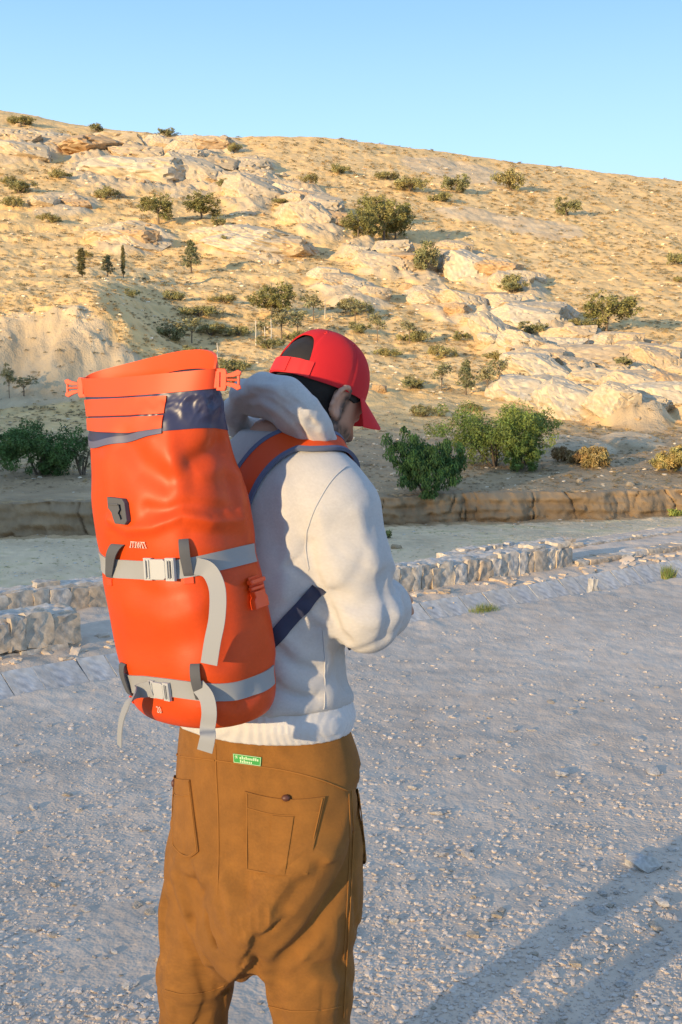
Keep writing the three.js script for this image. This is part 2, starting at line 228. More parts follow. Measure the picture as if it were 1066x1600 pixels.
// ---------------------------------------------------------------- ditch lined with slabs, rubble and dry stone walls
const SD = V(.78, 0, -.62), SN = V(-.62, 0, -.78);                         // along the ditch (to the right), across it (away)
const ditchP = (l, s, y) => V(0, y, -7.05).addScaledVector(SD, l).addScaledVector(SN, s);
function block(w, h, d, seed, round = .75, rough = .10, seg = 3) { // a roughly hewn stone
  const g = mergeVertices(new THREE.BoxGeometry(1, 1, 1, seg, seg, seg).deleteAttribute('uv').deleteAttribute('normal'), 1e-4), p = g.attributes.position, m = Math.min(w, h, d);
  for (let i = 0; i < p.count; i++) { const v = V().fromBufferAttribute(p, i).multiplyScalar(2), l = Math.hypot(v.x, v.y, v.z), q = v.clone().multiplyScalar(lerp(1, 1.25 / l, .22 / round * .75)); const n = rough * m; p.setXYZ(i, q.x * w / 2 + n * nz(v.x * 1.4 + seed, v.y * 1.4, v.z * 1.4) * 2, q.y * h / 2 + n * nz(v.x * 1.4, v.y * 1.4 + seed, v.z * 1.4) * 2, q.z * d / 2 + n * nz(v.x * 1.4, v.y * 1.4, v.z * 1.4 + seed) * 2); }
  return boxUV(toCreasedNormals(g, .95), 3.1); }
const wallMats = [lin(.74, .60, .44), lin(.66, .53, .385), lin(.80, .67, .51), lin(.70, .53, .36), lin(.78, .67, .54)].map((c) => std(c, .92, { map: stoneTex, bumpMap: stoneBump, bumpScale: .006 }));
const slabMats = [lin(.70, .66, .60), lin(.64, .61, .565), lin(.75, .70, .63), lin(.67, .62, .55)].map((c) => std(c, .85, { map: stoneTex, bumpMap: stoneBump, bumpScale: .006 }));
const alongM = (l, s, y) => { const Y = V(0, 1, 0), Z = SN.clone().negate(); return new THREE.Matrix4().makeBasis(SD, Y, Z).setPosition(ditchP(l, s, y)); };
{ const r = rng(77);
  const ditch = thing('drainage_ditch', 'shallow ditch lined with pale leaning stone slabs along the gravel edge', 'ditch', ditchP(0, .4, -.3)); const inv = ditch.position.clone();
  let l = -3.6; while (l < 8) { const w = .13 + .15 * r(), g = block(w - .003, .35, .05, r() * 90, 4, .06, 3), sk = .20 + .08 * (r() - .5); const a = g.attributes.position; for (let i = 0; i < a.count; i++) a.setX(i, a.getX(i) - a.getY(i) * sk);
    const m = mesh('slab', g, slabMats[Math.floor(r() * 4)], ditch); const M4 = alongM(l + w / 2, .50, -.182 + .003 * (r() - .5)).multiply(new THREE.Matrix4().makeRotationX(-.775)); m.applyMatrix4(M4); m.position.sub(inv); l += w; }
  // rubble set in mortar above the slabs
  const rub = [[], [], []]; for (let i = 0; i < 300; i++) { const l = -4 + 12 * r(), s = .60 + .44 * r(), z = .02 + .045 * r() * r(), p = ditchP(l, s, 0), y = terrain(p.x, -p.z), v = .75 + .5 * r(); rub[i % 3].push([p.x, y - z * .12, p.z, z * (1 + r() * .6), z * .8, z, r() * 6.3, (r() - .5) * .6, lin(.60 * v, .47 * v, .34 * v)]); }
  rub.forEach((q, k) => scatter('rubble', stoneGeo[k + 4], std(0xffffff, .92), q));
  const fill = (l0, l1, s0, h, d, label, o = {}) => { const P = ditchP((l0 + l1) / 2, s0, o.y0 ?? -.06), w = thing('stone_wall', label, 'stone wall', P); w.userData.kind = 'thing'; let l = l0; const rows = o.rows ?? 1;
    const put = (name, g, mat, M4) => { const m = mesh(name, g, mat, w); m.applyMatrix4(M4); m.position.sub(P); return m; };
    { const n = Math.ceil((l1 - l0) / .025), cg = new THREE.BoxGeometry(l1 - l0 - .04, h * .98, d * .82, n, 5, 8); const cp = cg.attributes.position; for (let i = 0; i < cp.count; i++) { const x = cp.getX(i), y = cp.getY(i), z = cp.getZ(i); cp.setXYZ(i, x, y + (y > h * .3 ? .022 * fbm(x * 7 + l0, z * 9, 3, 3) + .012 * nz(x * 30, z * 30, l0) : 0), z + .012 * fbm(x * 9, y * 9, l0, 2)); } cg.computeVertexNormals(); put('mortar_core', boxUV(cg, 3.1), wallMats[4], alongM((l0 + l1) / 2, s0 + d * .05, (o.y0 ?? -.06) + h * .49)); }
    for (let row = 0; row < rows; row++) { l = l0; const rh = row ? h * (1 - o.split) : h * (o.split ?? 1), yb = (o.y0 ?? -.06) + (row ? h * o.split : 0); while (l < l1 - .03) { let bw = (o.w ?? .13) * (.65 + .8 * r()) * (rows > 1 && !row ? 1.2 : 1); if (l + bw > l1 - .05) bw = l1 - l; const hh = rh * (.84 + .22 * r()); put('wall_stone', block(bw * 1.05, hh, d * .42, r() * 90, .75, .10, 4), wallMats[Math.floor(r() * 5)], alongM(l + bw / 2, s0 - d * .30 + .015 * (r() - .5), yb + hh / 2).multiply(new THREE.Matrix4().makeRotationZ(.14 * (r() - .5)))); l += bw; } }
    l = l0 + .05 * r(); while (l < l1 - .12) { const bw = .09 + .13 * r(); if (r() < (o.caps ?? .3)) put('cap_stone', block(bw, .035 + .025 * r(), d * (.35 + .4 * r()), r() * 90, .8, .14), wallMats[[2, 4, 2, 0, 4][Math.floor(r() * 5)]], alongM(l + bw / 2, s0 + d * .3 * (r() - .5), (o.y0 ?? -.06) + h + .002).multiply(new THREE.Matrix4().makeRotationY((r() - .5) * .7))); l += bw; }
    put('wall_stone', block(.10, h * .96, d * .7, 7, .9, .12), wallMats[3], alongM(l1 - .03, s0 + .03, (o.y0 ?? -.06) + h / 2)); return w; };
  const lAt = (px, s) => { // where along the ditch a column of the picture crosses the line s
    const u = (px - 533) / FPX; let a = -8, b = 14; for (let i = 0; i < 40; i++) { const m = (a + b) / 2, p = ditchP(m, s, 0); if (p.x / -p.z < u) a = m; else b = m; } return a; };
  fill(lAt(-260, 1.02), lAt(101, 1.02), 1.02, .285, .30, 'thick dry stone wall end with tall upright stones beside the slabs', { rows: 2, split: .3, w: .14, y0: -.09 });
  fill(lAt(590, 1.05), lAt(882, 1.05), 1.05, .205, .26, 'low wall of upright buff stones behind the ditch, to one side of the person', { w: .115, y0: -.05 });
  fill(lAt(-260, 1.98), lAt(330, 1.98), 1.98, .195, .22, 'long low stone wall standing behind the thick wall end', { w: .17, y0: -.04 });
  fill(lAt(690, 1.72), lAt(893, 1.72), 1.72, .085, .16, 'narrow low row of stones behind the upright stone wall', { w: .16, y0: -.03 });
  fill(lAt(893, 1.62), lAt(1330, 1.50), 1.62, .03, .10, 'pale stone kerb running on beyond the end of the walls', { w: .2, y0: -.035 });
  { const P = ditchP(lAt(1000, 1.0), 1.0, -.04), w = thing('stone_edging', 'row of rough flat stones along the ditch past the wall end', 'stone edging', P); let l = lAt(893, 1.0); const l1 = lAt(1300, 1.0); while (l < l1) { const bw = .12 + .14 * r(); const m = mesh('edging_stone', block(bw, .05 + .03 * r(), .15 + .05 * r(), r() * 90, .8, .14), wallMats[Math.floor(r() * 5)], w); m.applyMatrix4(alongM(l + bw / 2, .98 + .03 * (r() - .5), -.022).multiply(new THREE.Matrix4().makeRotationZ(.1 * (r() - .5)))); m.position.sub(P); l += bw * .96; } }
  const wedge = mesh('upright_stone', block(.11, .17, .07, 4, .8, .12), stoneMats[2]); { const p = groundHit(935, 921, 6, 14); const a = wedge.geometry.attributes.position; for (let i = 0; i < a.count; i++) if (a.getY(i) > 0) a.setX(i, a.getX(i) * .45 - .02); wedge.geometry.computeVertexNormals(); const q = ditchP(lAt(935, .12), .12, -.03); wedge.position.copy(q); wedge.rotation.y = .5; tag(wedge, 'pale wedge-shaped stone standing up at the ditch edge', 'stone'); }
}
// ---------------------------------------------------------------- hill: rock, scrub, shrubs and trees
const rockGeo = []; { const r = rng(303);
  for (let k = 0; k < 9; k++) { // fractured boulders: a ball cut by planes, then roughened
    const g = mergeVertices(new THREE.IcosahedronGeometry(1, 11).deleteAttribute('uv').deleteAttribute('normal'), 1e-4), p = g.attributes.position, cuts = [], o = r() * 70;
    for (let i = 0; i < 15; i++) { const d = V(r() - .5, (r() - .5) * .9, r() - .5).normalize(); cuts.push([d, .58 + .32 * r()]); }
    cuts.push([V(.05, 1, .1).normalize(), .62]); const sd = V(.5 + .3 * r(), .55, .3 * r()).normalize();
    for (let i = 0; i < p.count; i++) { const v = V().fromBufferAttribute(p, i); v.multiplyScalar(1 + .25 * nz(v.x * 1.1 + o, v.y * 1.1, v.z * 1.1)); for (const [d, c] of cuts) { const e = v.dot(d) - c; if (e > 0) v.addScaledVector(d, -e * .93); }
      const w = v.dot(sd) * 7 + 1.2 * nz(v.x * 2 + o, v.y * 2, v.z * 2), st = Math.abs(w - Math.round(w)); const crack = -.06 * Math.exp(-((st / .07) ** 2)) - .10 * Math.exp(-((nz(v.x * 2.1, v.y * 2.1 + o, v.z * 2.1) / .05) ** 2)); v.multiplyScalar(1 + crack + .05 * fbm(v.x * 5 + o, v.y * 5, v.z * 5, 3)); p.setXYZ(i, v.x, v.y, v.z); }
    rockGeo.push(boxUV(toCreasedNormals(g, .5), 1.3)); } }
const rockMats = [lin(.70, .56, .37), lin(.68, .51, .31), lin(.74, .61, .42), lin(.64, .43, .23), lin(.69, .545, .355)].map((c) => std(c, .93, { map: stoneTex, bumpMap: stoneBump, bumpScale: .03 }));
{ const r = rng(900); let nb = 0;
  const put = (name, x, D, L, H, W, turn, tilt, label, cat, group, mi) => { const m = mesh(name, rockGeo[Math.floor(r() * 9)], rockMats[mi ?? Math.floor(r() * 5)]); const y = terrain(x, D); m.position.set(x, y - H * (name === 'rock_outcrop' ? .12 : -.12), -D); m.scale.set(L, H, W); m.rotation.set((r() - .5) * .25, turn, tilt + (r() - .5) * .25); tag(m, label, cat, group); };
  const where = ['at the top of the slope near the skyline shrubs', 'in the broad striped rock face high on the hill', 'under the skyline knoll', 'on the shoulder below the skyline knoll', 'just uphill of the pine clump', 'in the long slab above the cone-shaped conifer', 'above the two cypresses', 'below the pine clump', 'beside the shrub under the pine clump', 'in the big leaning dome of the rock band', 'past the big leaning dome', 'in the smooth dome under the open slope', 'along the gully in the middle of the rock band', 'in the lower rock band above the wide green bush', 'under the broad olive tree', 'among the tan boulders beside the broad olive tree', 'in the cracked cliff at the foot of the hill', 'at the end of the cracked cliff', 'at the base of the cracked cliff', 'left of the skyline knoll', 'on the skyline knoll itself', '', '', 'on the slope with scattered shrubs above the terraces', 'on the terrace behind the red cap', 'between the terraces and the big dome'];
  const CLEAN = (t) => t.replace('left of', 'next to');
  const domes = [[735, 418, 56, 38, -.35, 2], [690, 412, 34, 24, -.2, 0], [820, 500, 62, 30, -.15, 2], [905, 632, 70, 44, -.25, 2], [960, 640, 46, 40, -.2, 0], [1035, 632, 62, 36, .1, 2], [930, 558, 74, 30, .05, 1], [1025, 566, 40, 30, -.3, 1], [845, 585, 66, 34, -.45, 2], [595, 412, 46, 26, -.1, 4], [395, 385, 84, 20, -.15, 2], [215, 262, 84, 36, -.1, 2], [300, 268, 52, 34, -.35, 0], [390, 296, 52, 30, -.4, 4], [482, 332, 48, 36, -.55, 0], [210, 378, 54, 18, -.2, 4], [40, 236, 50, 22, -.15, 0], [318, 228, 52, 16, 0, 3], [770, 530, 40, 30, -.6, 0], [800, 446, 36, 24, -.2, 4]];
  for (const [px, py, hw, hh, tilt, mi] of domes) { const h = groundHit(px, py + hh * .55, 33), m = mesh('rock_dome', rockGeo[Math.floor(r() * 9)], rockMats[mi]); m.position.set(h.x, terrain(h.x, h.D) + hh * h.k * .10, -h.D - hw * h.k * .35); m.scale.set(hw * h.k * 1.15, hh * h.k * 1.2, hw * h.k * .85); m.rotation.set(.1, -.35 + .3 * (r() - .5), tilt); let best = 0, bd = 1e9; rockSpots.forEach((q, i) => { const d = Math.hypot(q.px - px, q.py - py); if (where[i] && d < bd) { bd = d; best = i; } }); tag(m, CLEAN('broad pale sandstone dome ' + where[best]), 'rock', 'sandstone domes of the rock band'); }
  rockSpots.forEach((q, qi) => { if (qi >= 29 || q.rel < .6) return; // the scar is earth
    const n = clamp(Math.round(q.hw * q.hh / 420), 2, 6);
    for (let i = 0; i < n; i++) { const a = (i + .5) / n * 2 - 1, x = q.x + q.wx * (a * .8 + .25 * (r() - .5)), D = q.D + q.wd * (-a * q.turn * .8 + .7 * (r() - .5)); const L = q.wx * (.42 + .38 * r()), H = Math.min(L * .62, (q.rel * .62 + .6) * (.6 + .5 * r())); put('rock_outcrop', x, D, L, H, Math.min(L, q.wd * .6) * (.7 + .5 * r()), -.5 + .7 * (r() - .5), -q.turn * .35, CLEAN('pale sandstone outcrop ' + (where[qi] || 'on the sunlit hillside')), 'rock', 'rock outcrops on the hill', q.px > 860 && r() < .5 ? 1 : undefined); }
    const m = clamp(Math.round(q.hw * q.hh / 190), 4, 13); for (let i = 0; i < m && nb < 215; i++, nb++) { const x = q.x + q.wx * 2.3 * (r() - .5), D = q.D + q.wd * 2.3 * (r() - .5), L = q.k * (3 + 7 * r() * r()); put('hill_boulder', x, D, L, L * (.6 + .3 * r()), L * .9, r() * 6.3, 0, CLEAN('tan boulder ' + (where[qi] || 'on the sunlit hillside')), 'boulder', 'boulders among the outcrops'); } });
  const named = [[635, 450, 13, 'rounded tan boulder on the slope just above the young trees', 3], [592, 612, 16, 'squat brown boulder on the slope beside the peak of the red cap', 3], [790, 585, 10, 'small upright boulder near the foot of the rock band', 1], [907, 752, 9, 'single pale stone lying on top of the earth bank', 2], [985, 760, 10, 'grey stone half buried at the end of the earth bank', 4], [620, 857, 10, 'buff stone lying on the dry wadi bed behind the wall', 1], [40, 828, 14, 'slanted slab leaning on the foot of the earth bank', 1], [918, 265, 7, 'little rock standing proud on the skyline', 1], [992, 268, 6, 'small rock on the descending skyline', 3]];
  for (const [px, py, w, label, mi] of named) { const h = groundHit(px, py, 12), s = w * h.k; put('boulder', h.x, h.D, s, s * .8, s * .8, r() * 6, 0, label, 'boulder', null, mi); }
}
{ // stones and dry scrub over the slope
  const r = rng(41), st = [[], [], []], tu = [[], [], []];
  const any = (y0, y1) => { const px = -130 + 1320 * r(), py = y0 + (y1 - y0) * r(); return groundHit(px, py, 14, 230, terrainBase); };
  for (let i = 0; i < 5200; i++) { const h = any(250, 770); if (h.D > 225) continue; if (fbm(h.x * .10, h.D * .10, 44, 3) + .25 * (r() - .5) < -.05) continue; const s = Math.min(.55, h.k * (.7 + 2.6 * r() ** 3)), v = .75 + .5 * r(); st[i % 3].push([h.x, terrain(h.x, h.D) + s * .1, -h.D, s * (1 + .5 * r()), s * .75, s, r() * 6.3, (r() - .5) * .6, lin(.74 * v, .60 * v, .41 * v)]); }
  for (let i = 0; i < 900; i++) { const h = any(812, 900); if (h.D < 13 || h.D > 40) continue; const s = h.k * (.8 + 2.2 * r() ** 3), v = .8 + .4 * r(); st[i % 3].push([h.x, terrain(h.x, h.D) + s * .1, -h.D, s * 1.2, s * .7, s, r() * 6.3, 0, lin(.62 * v, .52 * v, .39 * v)]); }
  st.forEach((q, k) => scatter('hill_stones', stoneGeo[k], std(0xffffff, .93), q));
  const tuft = (seed, n, flat) => { const q = rng(seed), P = []; for (let i = 0; i < n; i++) { const a = q() * 6.283, e = q() ** .7 * 1.45, R = .55 + .45 * q(), c = V(Math.cos(a) * Math.cos(e), Math.sin(e) * flat, Math.sin(a) * Math.cos(e)).multiplyScalar(R), d = V(q() - .5, q() - .2, q() - .5).normalize().multiplyScalar(.34), w = V(q() - .5, q() - .5, q() - .5).normalize().multiplyScalar(.13); P.push(...c.clone().sub(w).toArray(), ...c.clone().add(w).toArray(), ...c.clone().add(d).toArray()); } const g = new THREE.BufferGeometry(); g.setAttribute('position', new THREE.Float32BufferAttribute(P, 3)); g.computeVertexNormals(); return g; };
  const cols = [[.36, .245, .11], [.28, .205, .10], [.22, .18, .095], [.46, .31, .125], [.19, .165, .09]];
  for (let i = 0; i < 20000; i++) { const h = any(205, 775); if (h.D > 228 || h.D < 30) continue; const d = fbm(h.x * .07, h.D * .05, 77, 3) + .4 * nz(h.x * .5, h.D * .4, 3) + .3 * (r() - .5); if (d < -.14) continue; const m = rockMask(h.x, h.D)[0]; if (m > .35 && r() > .10) continue; const s = Math.min(.85, h.k * (2.1 + 4.2 * r() * r()) * (h.D < 45 ? .8 : 1)), c = cols[Math.floor(r() * 5)], v = .8 + .4 * r(); tu[i % 3].push([h.x, terrain(h.x, h.D), -h.D, s * (1.1 + .5 * r()), s * (.6 + .4 * r()), s * (1.1 + .4 * r()), r() * 6.3, 0, lin(c[0] * v, c[1] * v, c[2] * v)]); }
  for (let i = 0; i < 2600; i++) { const h = any(812, 905); if (h.D < 13 || h.D > bankLine(h.x, h.D) - .8 || fbm(h.x * .4, h.D * .4, 15, 3) < -.05) continue; const s = h.k * (1.2 + 2.2 * r() * r()), v = .8 + .4 * r(), c = r() < .5 ? [.52, .43, .20] : [.36, .34, .15]; tu[i % 3].push([h.x, terrain(h.x, h.D) - s * .1, -h.D, s * 1.5, s * .55, s * 1.4, r() * 6.3, 0, lin(c[0] * v, c[1] * v, c[2] * v)]); }
  for (let i = 0; i < 4200; i++) { const h = any(640, 768); if (h.D < bankLine(h.x, h.D) + .6 || h.D > 54 || fbm(h.x * .5, h.D * .5, 25, 3) < -.12) continue; const s = h.k * (1.3 + 3.0 * r() ** 3), v = .7 + .5 * r(), c = [[.26, .185, .10], [.20, .16, .10], [.34, .25, .13]][i % 3]; tu[i % 3].push([h.x, terrain(h.x, h.D) - s * .1, -h.D, s * 1.6, s * .6, s * 1.4, r() * 6.3, 0, lin(c[0] * v, c[1] * v, c[2] * v)]); }
  tu.forEach((q, k) => scatter('dry_scrub', tuft(k + 5, 46, .8), std(0xffffff, .95), q));
}
// ---- plants
function crown(seed, o) { // o: centres [x, y, z, rx, ry, rz] lobes; leaves per lobe volume
  const r = rng(seed), P = [], C = []; const c0 = o.col;
  for (const [cx, cy, cz, rx, ry, rz] of o.lobes) { const clumps = o.clumps; for (let k = 0; k < clumps; k++) { let d; do d = V(r() * 2 - 1, r() * 2 - 1, r() * 2 - 1); while (d.lengthSq() > 1); d.multiplyScalar(.55 + .45 * Math.cbrt(d.length()) / Math.max(d.length(), .2) * d.length()); const q = V(cx + d.x * rx, cy + d.y * ry, cz + d.z * rz), cr = o.cr * (.6 + .7 * r()), tone = .72 + .5 * r(), warm = r() * .25;
      for (let i = 0; i < o.n; i++) { let e; do e = V(r() * 2 - 1, r() * 2 - 1, r() * 2 - 1); while (e.lengthSq() > 1); const p = q.clone().addScaledVector(e, cr); if (p.y < .01) continue; const L = o.leaf * (.6 + .8 * r()), t = V(r() - .5, (r() - .5) - (o.droop ?? 0), r() - .5).normalize().multiplyScalar(L), w = V(r() - .5, r() - .5, r() - .5).cross(t).normalize().multiplyScalar(L * (o.thin ?? .28));
        P.push(...p.clone().sub(w).toArray(), ...p.clone().add(w).toArray(), ...p.clone().add(t).toArray()); const v = tone * (.8 + .4 * r()), cc = [c0[0] * v * (1 + warm), c0[1] * v, c0[2] * v]; C.push(...cc, ...cc, ...cc); } } }
  const g = new THREE.BufferGeometry(); g.setAttribute('position', new THREE.Float32BufferAttribute(P, 3)); g.setAttribute('color', new THREE.Float32BufferAttribute(C, 3)); g.computeVertexNormals(); return g; }
const leafMat = std(0xffffff, .85, { vertexColors: true }), barkMat = std(lin(.17, .125, .085), .95);
function limbs(list) { return mergeGeometries(list.map(([a, b, ra, rb]) => { const A = V(...a), B = V(...b), g = new THREE.CylinderGeometry(rb, ra, A.distanceTo(B), 6, 3), p = g.attributes.position; for (let i = 0; i < p.count; i++) { const y = p.getY(i); p.setX(i, p.getX(i) + ra * .6 * nz(y * 3 + a[0], 1, b[0])); } g.computeVertexNormals(); return g.applyQuaternion(new THREE.Quaternion().setFromUnitVectors(V(0, 1, 0), B.clone().sub(A).normalize())).translate(...A.add(B).multiplyScalar(.5).toArray()); })); }
const randLobes = (seed, n, w, h, y0) => { const r = rng(seed), L = []; for (let i = 0; i < n; i++) { const a = i / n * 6.28 + r(), R = w * (.15 + .38 * r()); L.push([Math.cos(a) * R, y0 + (h - y0) * (.25 + .5 * r()), Math.sin(a) * R, w * (.22 + .16 * r()), (h - y0) * (.22 + .16 * r()), w * (.22 + .16 * r())]); } return L; };
const protos = {
  shrub: [1, 2, 3].map((k) => ({ crown: crown(k * 17, { lobes: randLobes(k, 5, 1, .85, 0), clumps: 13, n: 46, cr: .12, leaf: .07, col: [[.26, .265, .105], [.30, .285, .11], [.22, .235, .10]][k - 1] }), trunk: limbs([[[0, -.1, 0], [.05, .35, 0], .05, .03], [[0, .05, 0], [-.2, .4, .1], .03, .015], [[0, .05, 0], [.15, .4, -.15], .03, .015]]) })),
  pine: [1, 2].map((k) => ({ crown: crown(k * 71, { lobes: randLobes(k + 30, 10, .74, 1, .10), clumps: 13, n: 36, cr: .075, leaf: .05, col: [.20, .205, .065] }), trunk: limbs([[[0, -.05, 0], [.02, .45, 0], .03, .018], [[.02, .35, 0], [.18, .7, .05], .014, .006], [[.02, .4, 0], [-.16, .72, -.05], .014, .006], [[.02, .45, 0], [0, .9, .02], .016, .005]]) })),
  cypress: [{ crown: crown(5, { lobes: [[0, .30, 0, .055, .22, .055], [0, .58, 0, .05, .26, .05], [0, .82, 0, .03, .18, .03]], clumps: 34, n: 30, cr: .032, leaf: .035, col: [.17, .17, .07] }), trunk: limbs([[[0, -.05, 0], [0, .3, 0], .014, .010]]) }],
  conifer: [{ crown: crown(9, { lobes: [[0, .28, 0, .30, .14, .30], [0, .48, 0, .24, .14, .24], [.02, .66, 0, .17, .12, .17], [0, .84, 0, .09, .14, .09]], clumps: 30, n: 30, cr: .05, leaf: .04, col: [.17, .19, .09] }), trunk: limbs([[[0, -.05, 0], [0, .8, 0], .03, .01]]) }],
  sapling: [1, 2].map((k) => ({ crown: crown(k * 29, { lobes: randLobes(k + 60, 5, .5, 1, .35), clumps: 9, n: 22, cr: .06, leaf: .055, col: [.25, .26, .13] }), trunk: limbs([[[0, -.05, 0], [.01, .6, 0], .016, .010], [[0, .35, 0], [.14, .75, .02], .008, .004], [[0, .4, 0], [-.13, .8, 0], .008, .004]]) })),
};
{ let n = 0; const r = rng(8);
  const plant = (kind, px, py, w, h, name, label, cat, group, sink = 0) => { const g = groundHit(px, py, 30, 230), k = g.k, P = protos[kind][n++ % protos[kind].length], o = thing(name, label, cat, V(g.x, terrain(g.x, g.D) - sink, -g.D), group); mesh('crown', P.crown, leafMat, o); mesh('trunk', P.trunk, barkMat, o); const W = { shrub: 1.0, pine: .75, cypress: .16, conifer: .62, sapling: .62 }[kind], H = { shrub: .85, pine: 1.02, cypress: 1.0, conifer: .98, sapling: 1 }[kind]; o.scale.set(w * k / W, h * k / H, w * k / W); o.rotation.y = r() * 6.3; return o; };
  const S = 'grey-green shrub growing on the sunlit hillside', SG = 'shrubs on the hillside';
  for (const [x, y, w, h] of [[38, 196, 34, 16], [20, 192, 16, 12], [152, 207, 22, 14], [92, 280, 28, 18], [165, 310, 32, 22], [30, 300, 44, 22], [20, 322, 26, 22], [15, 290, 22, 14], [300, 265, 16, 14], [352, 300, 22, 16], [365, 240, 18, 16], [262, 220, 22, 14], [530, 272, 26, 20], [485, 294, 24, 14], [362, 392, 32, 16], [605, 281, 32, 16], [640, 300, 46, 24], [715, 300, 38, 30], [690, 316, 30, 20], [798, 297, 42, 32], [885, 336, 36, 28], [1058, 414, 28, 26], [1062, 442, 18, 10], [665, 432, 44, 44], [798, 460, 32, 34], [655, 415, 20, 16], [800, 462, 46, 20], [272, 466, 30, 22], [350, 472, 34, 16], [205, 462, 20, 16], [650, 532, 42, 28], [690, 560, 36, 24], [645, 608, 40, 22], [605, 556, 36, 18], [555, 490, 44, 28], [830, 528, 40, 22], [905, 520, 44, 18], [665, 650, 44, 22], [720, 532, 26, 16], [310, 492, 50, 24], [330, 520, 46, 22], [270, 530, 40, 26], [372, 520, 30, 24], [80, 345, 30, 16], [340, 350, 20, 14], [440, 325, 22, 12], [775, 568, 30, 18], [560, 520, 30, 20], [870, 640, 26, 14], [740, 640, 30, 16], [975, 590, 30, 14], [1000, 645, 36, 18], [135, 400, 22, 12], [420, 545, 40, 22], [365, 575, 46, 30], [350, 600, 36, 24], [300, 560, 34, 20], [465, 530, 34, 26]]) plant('shrub', x, y, w, h, 'hillside_shrub', y < 245 ? 'small dark shrub standing near the skyline' : x > 580 && y < 345 ? 'round grey-green shrub on the open grassy slope below the skyline' : x > 1000 && y < 450 ? 'round shrub alone on the open slope past the rock band' : x < 370 && y < 350 ? 'olive shrub below the broad pale rock face' : x < 500 && y > 450 ? 'low grey-green shrub on the terraces around the young trees' : x > 630 && y < 470 ? 'green shrub tucked against the big leaning dome' : y > 590 ? 'low shrub on the lower slope above the bank bushes' : 'grey-green shrub among the pale outcrops', 'shrub', SG, .09 * h * .06);
  for (const [x, y, w, h] of [[600, 378, 60, 66], [560, 384, 46, 50], [582, 352, 40, 48], [618, 372, 40, 50]]) plant('pine', x, y, w, h, 'pine_tree', 'pine tree of the dark clump high on the hill above the rocks', 'tree', 'pine clump on the hill');
  plant('pine', 948, 522, 66, 62, 'pine_tree', 'broad olive-green tree standing behind the tan boulders', 'tree');
  plant('pine', 425, 492, 58, 58, 'pine_tree', 'bushy green tree on the terrace above the red cap', 'tree');
  plant('pine', 248, 348, 40, 46, 'pine_tree', 'paler of two round trees below the pale rock face', 'tree'); plant('pine', 315, 342, 44, 44, 'pine_tree', 'greener of two round trees below the pale rock face', 'tree');
  plant('cypress', 128, 430, 15, 46, 'cypress_tree', 'narrow columnar cypress, the fuller of two on the terrace', 'tree'); plant('cypress', 193, 432, 8, 50, 'cypress_tree', 'very thin cypress like a pole on the terrace', 'tree');
  plant('conifer', 299, 426, 36, 50, 'conifer_tree', 'small cone-shaped conifer on the left terrace below the rock slab', 'tree'); plant('conifer', 168, 428, 26, 34, 'conifer_tree', 'low grey conifer standing between the two cypresses', 'tree'); plant('conifer', 728, 616, 34, 56, 'conifer_tree', 'slim conifer on the lower slope above the green bushes', 'tree');
  for (const [x, y, w, h] of [[440, 530, 46, 50], [465, 522, 40, 46], [490, 500, 40, 50], [590, 532, 34, 44], [408, 532, 30, 36], [300, 535, 44, 40], [275, 532, 34, 34], [690, 612, 40, 44], [762, 616, 44, 52], [780, 598, 36, 40], [555, 500, 36, 36], [640, 535, 34, 34], [15, 630, 26, 54], [38, 628, 44, 30]]) plant('sapling', x, y, w, h, 'young_tree', 'sparse young tree planted on the lower slope', 'tree', 'young trees on the slope');
  // the big bushes on top of the earth bank
  const bush = (px, py, w, h, seed, col, name, label, o = {}) => { const g = groundHit(px, py, 22, 60), k = g.k, W = w * k, H = h * k, t = thing(name, label, 'bush', V(g.x, terrain(g.x, g.D) - .05, -g.D)); mesh('crown', crown(seed, { lobes: randLobes(seed, o.lobes ?? 9, W * .95, H, 0).concat(o.extra ?? []), clumps: o.clumps ?? 18, n: o.n ?? 84, cr: W * (o.cr ?? .085), leaf: o.leaf ?? .08, thin: .22, droop: o.droop ?? .2, col }), leafMat, t); const r2 = rng(seed + 1), L = []; for (let i = 0; i < 6; i++) L.push([[0, -.1, 0], [(r2() - .5) * W * .6, H * (.4 + .3 * r2()), (r2() - .5) * W * .5], .045, .015]); mesh('trunk', limbs(L), barkMat, t); return t; };
  bush(667, 772, 98, 112, 21, [.055, .13, .030], 'green_bush', 'dense dark green drooping bush growing at the edge of the bank', { droop: .9, clumps: 22, extra: [[.1, -.1, .5, .28, .5, .25]] });
  bush(775, 728, 140, 100, 33, [.165, .24, .050], 'green_bush', 'wide bright green bush beside the dark one on the bank', { lobes: 13, clumps: 17 }); bush(815, 733, 60, 66, 36, [.14, .22, .045], 'green_bush', 'bright green bush joined to the wide one on its sunlit end', { lobes: 6 });
  bush(62, 742, 108, 84, 45, [.075, .15, .032], 'green_bush', 'mid-green bush on the bank behind the backpack', { lobes: 11 }); bush(130, 742, 48, 74, 47, [.14, .15, .075], 'green_bush', 'thin greyish bush close to the backpack\'s dark collar', { lobes: 5, clumps: 9, n: 22 });
  const dry = [.36, .29, .11]; bush(930, 730, 42, 32, 52, dry, 'dry_bush', 'round straw-coloured bush in the middle of the bank top', { lobes: 6, leaf: .09, cr: .12 }); bush(895, 722, 44, 22, 53, [.36, .27, .12], 'dry_bush', 'low brownish dry bush next to the straw-coloured round one', { lobes: 5, leaf: .09, cr: .12 }); bush(1052, 738, 46, 42, 54, [.36, .32, .11], 'dry_bush', 'larger olive dry bush past the end of the rock band', { lobes: 6, leaf: .09, cr: .12 });
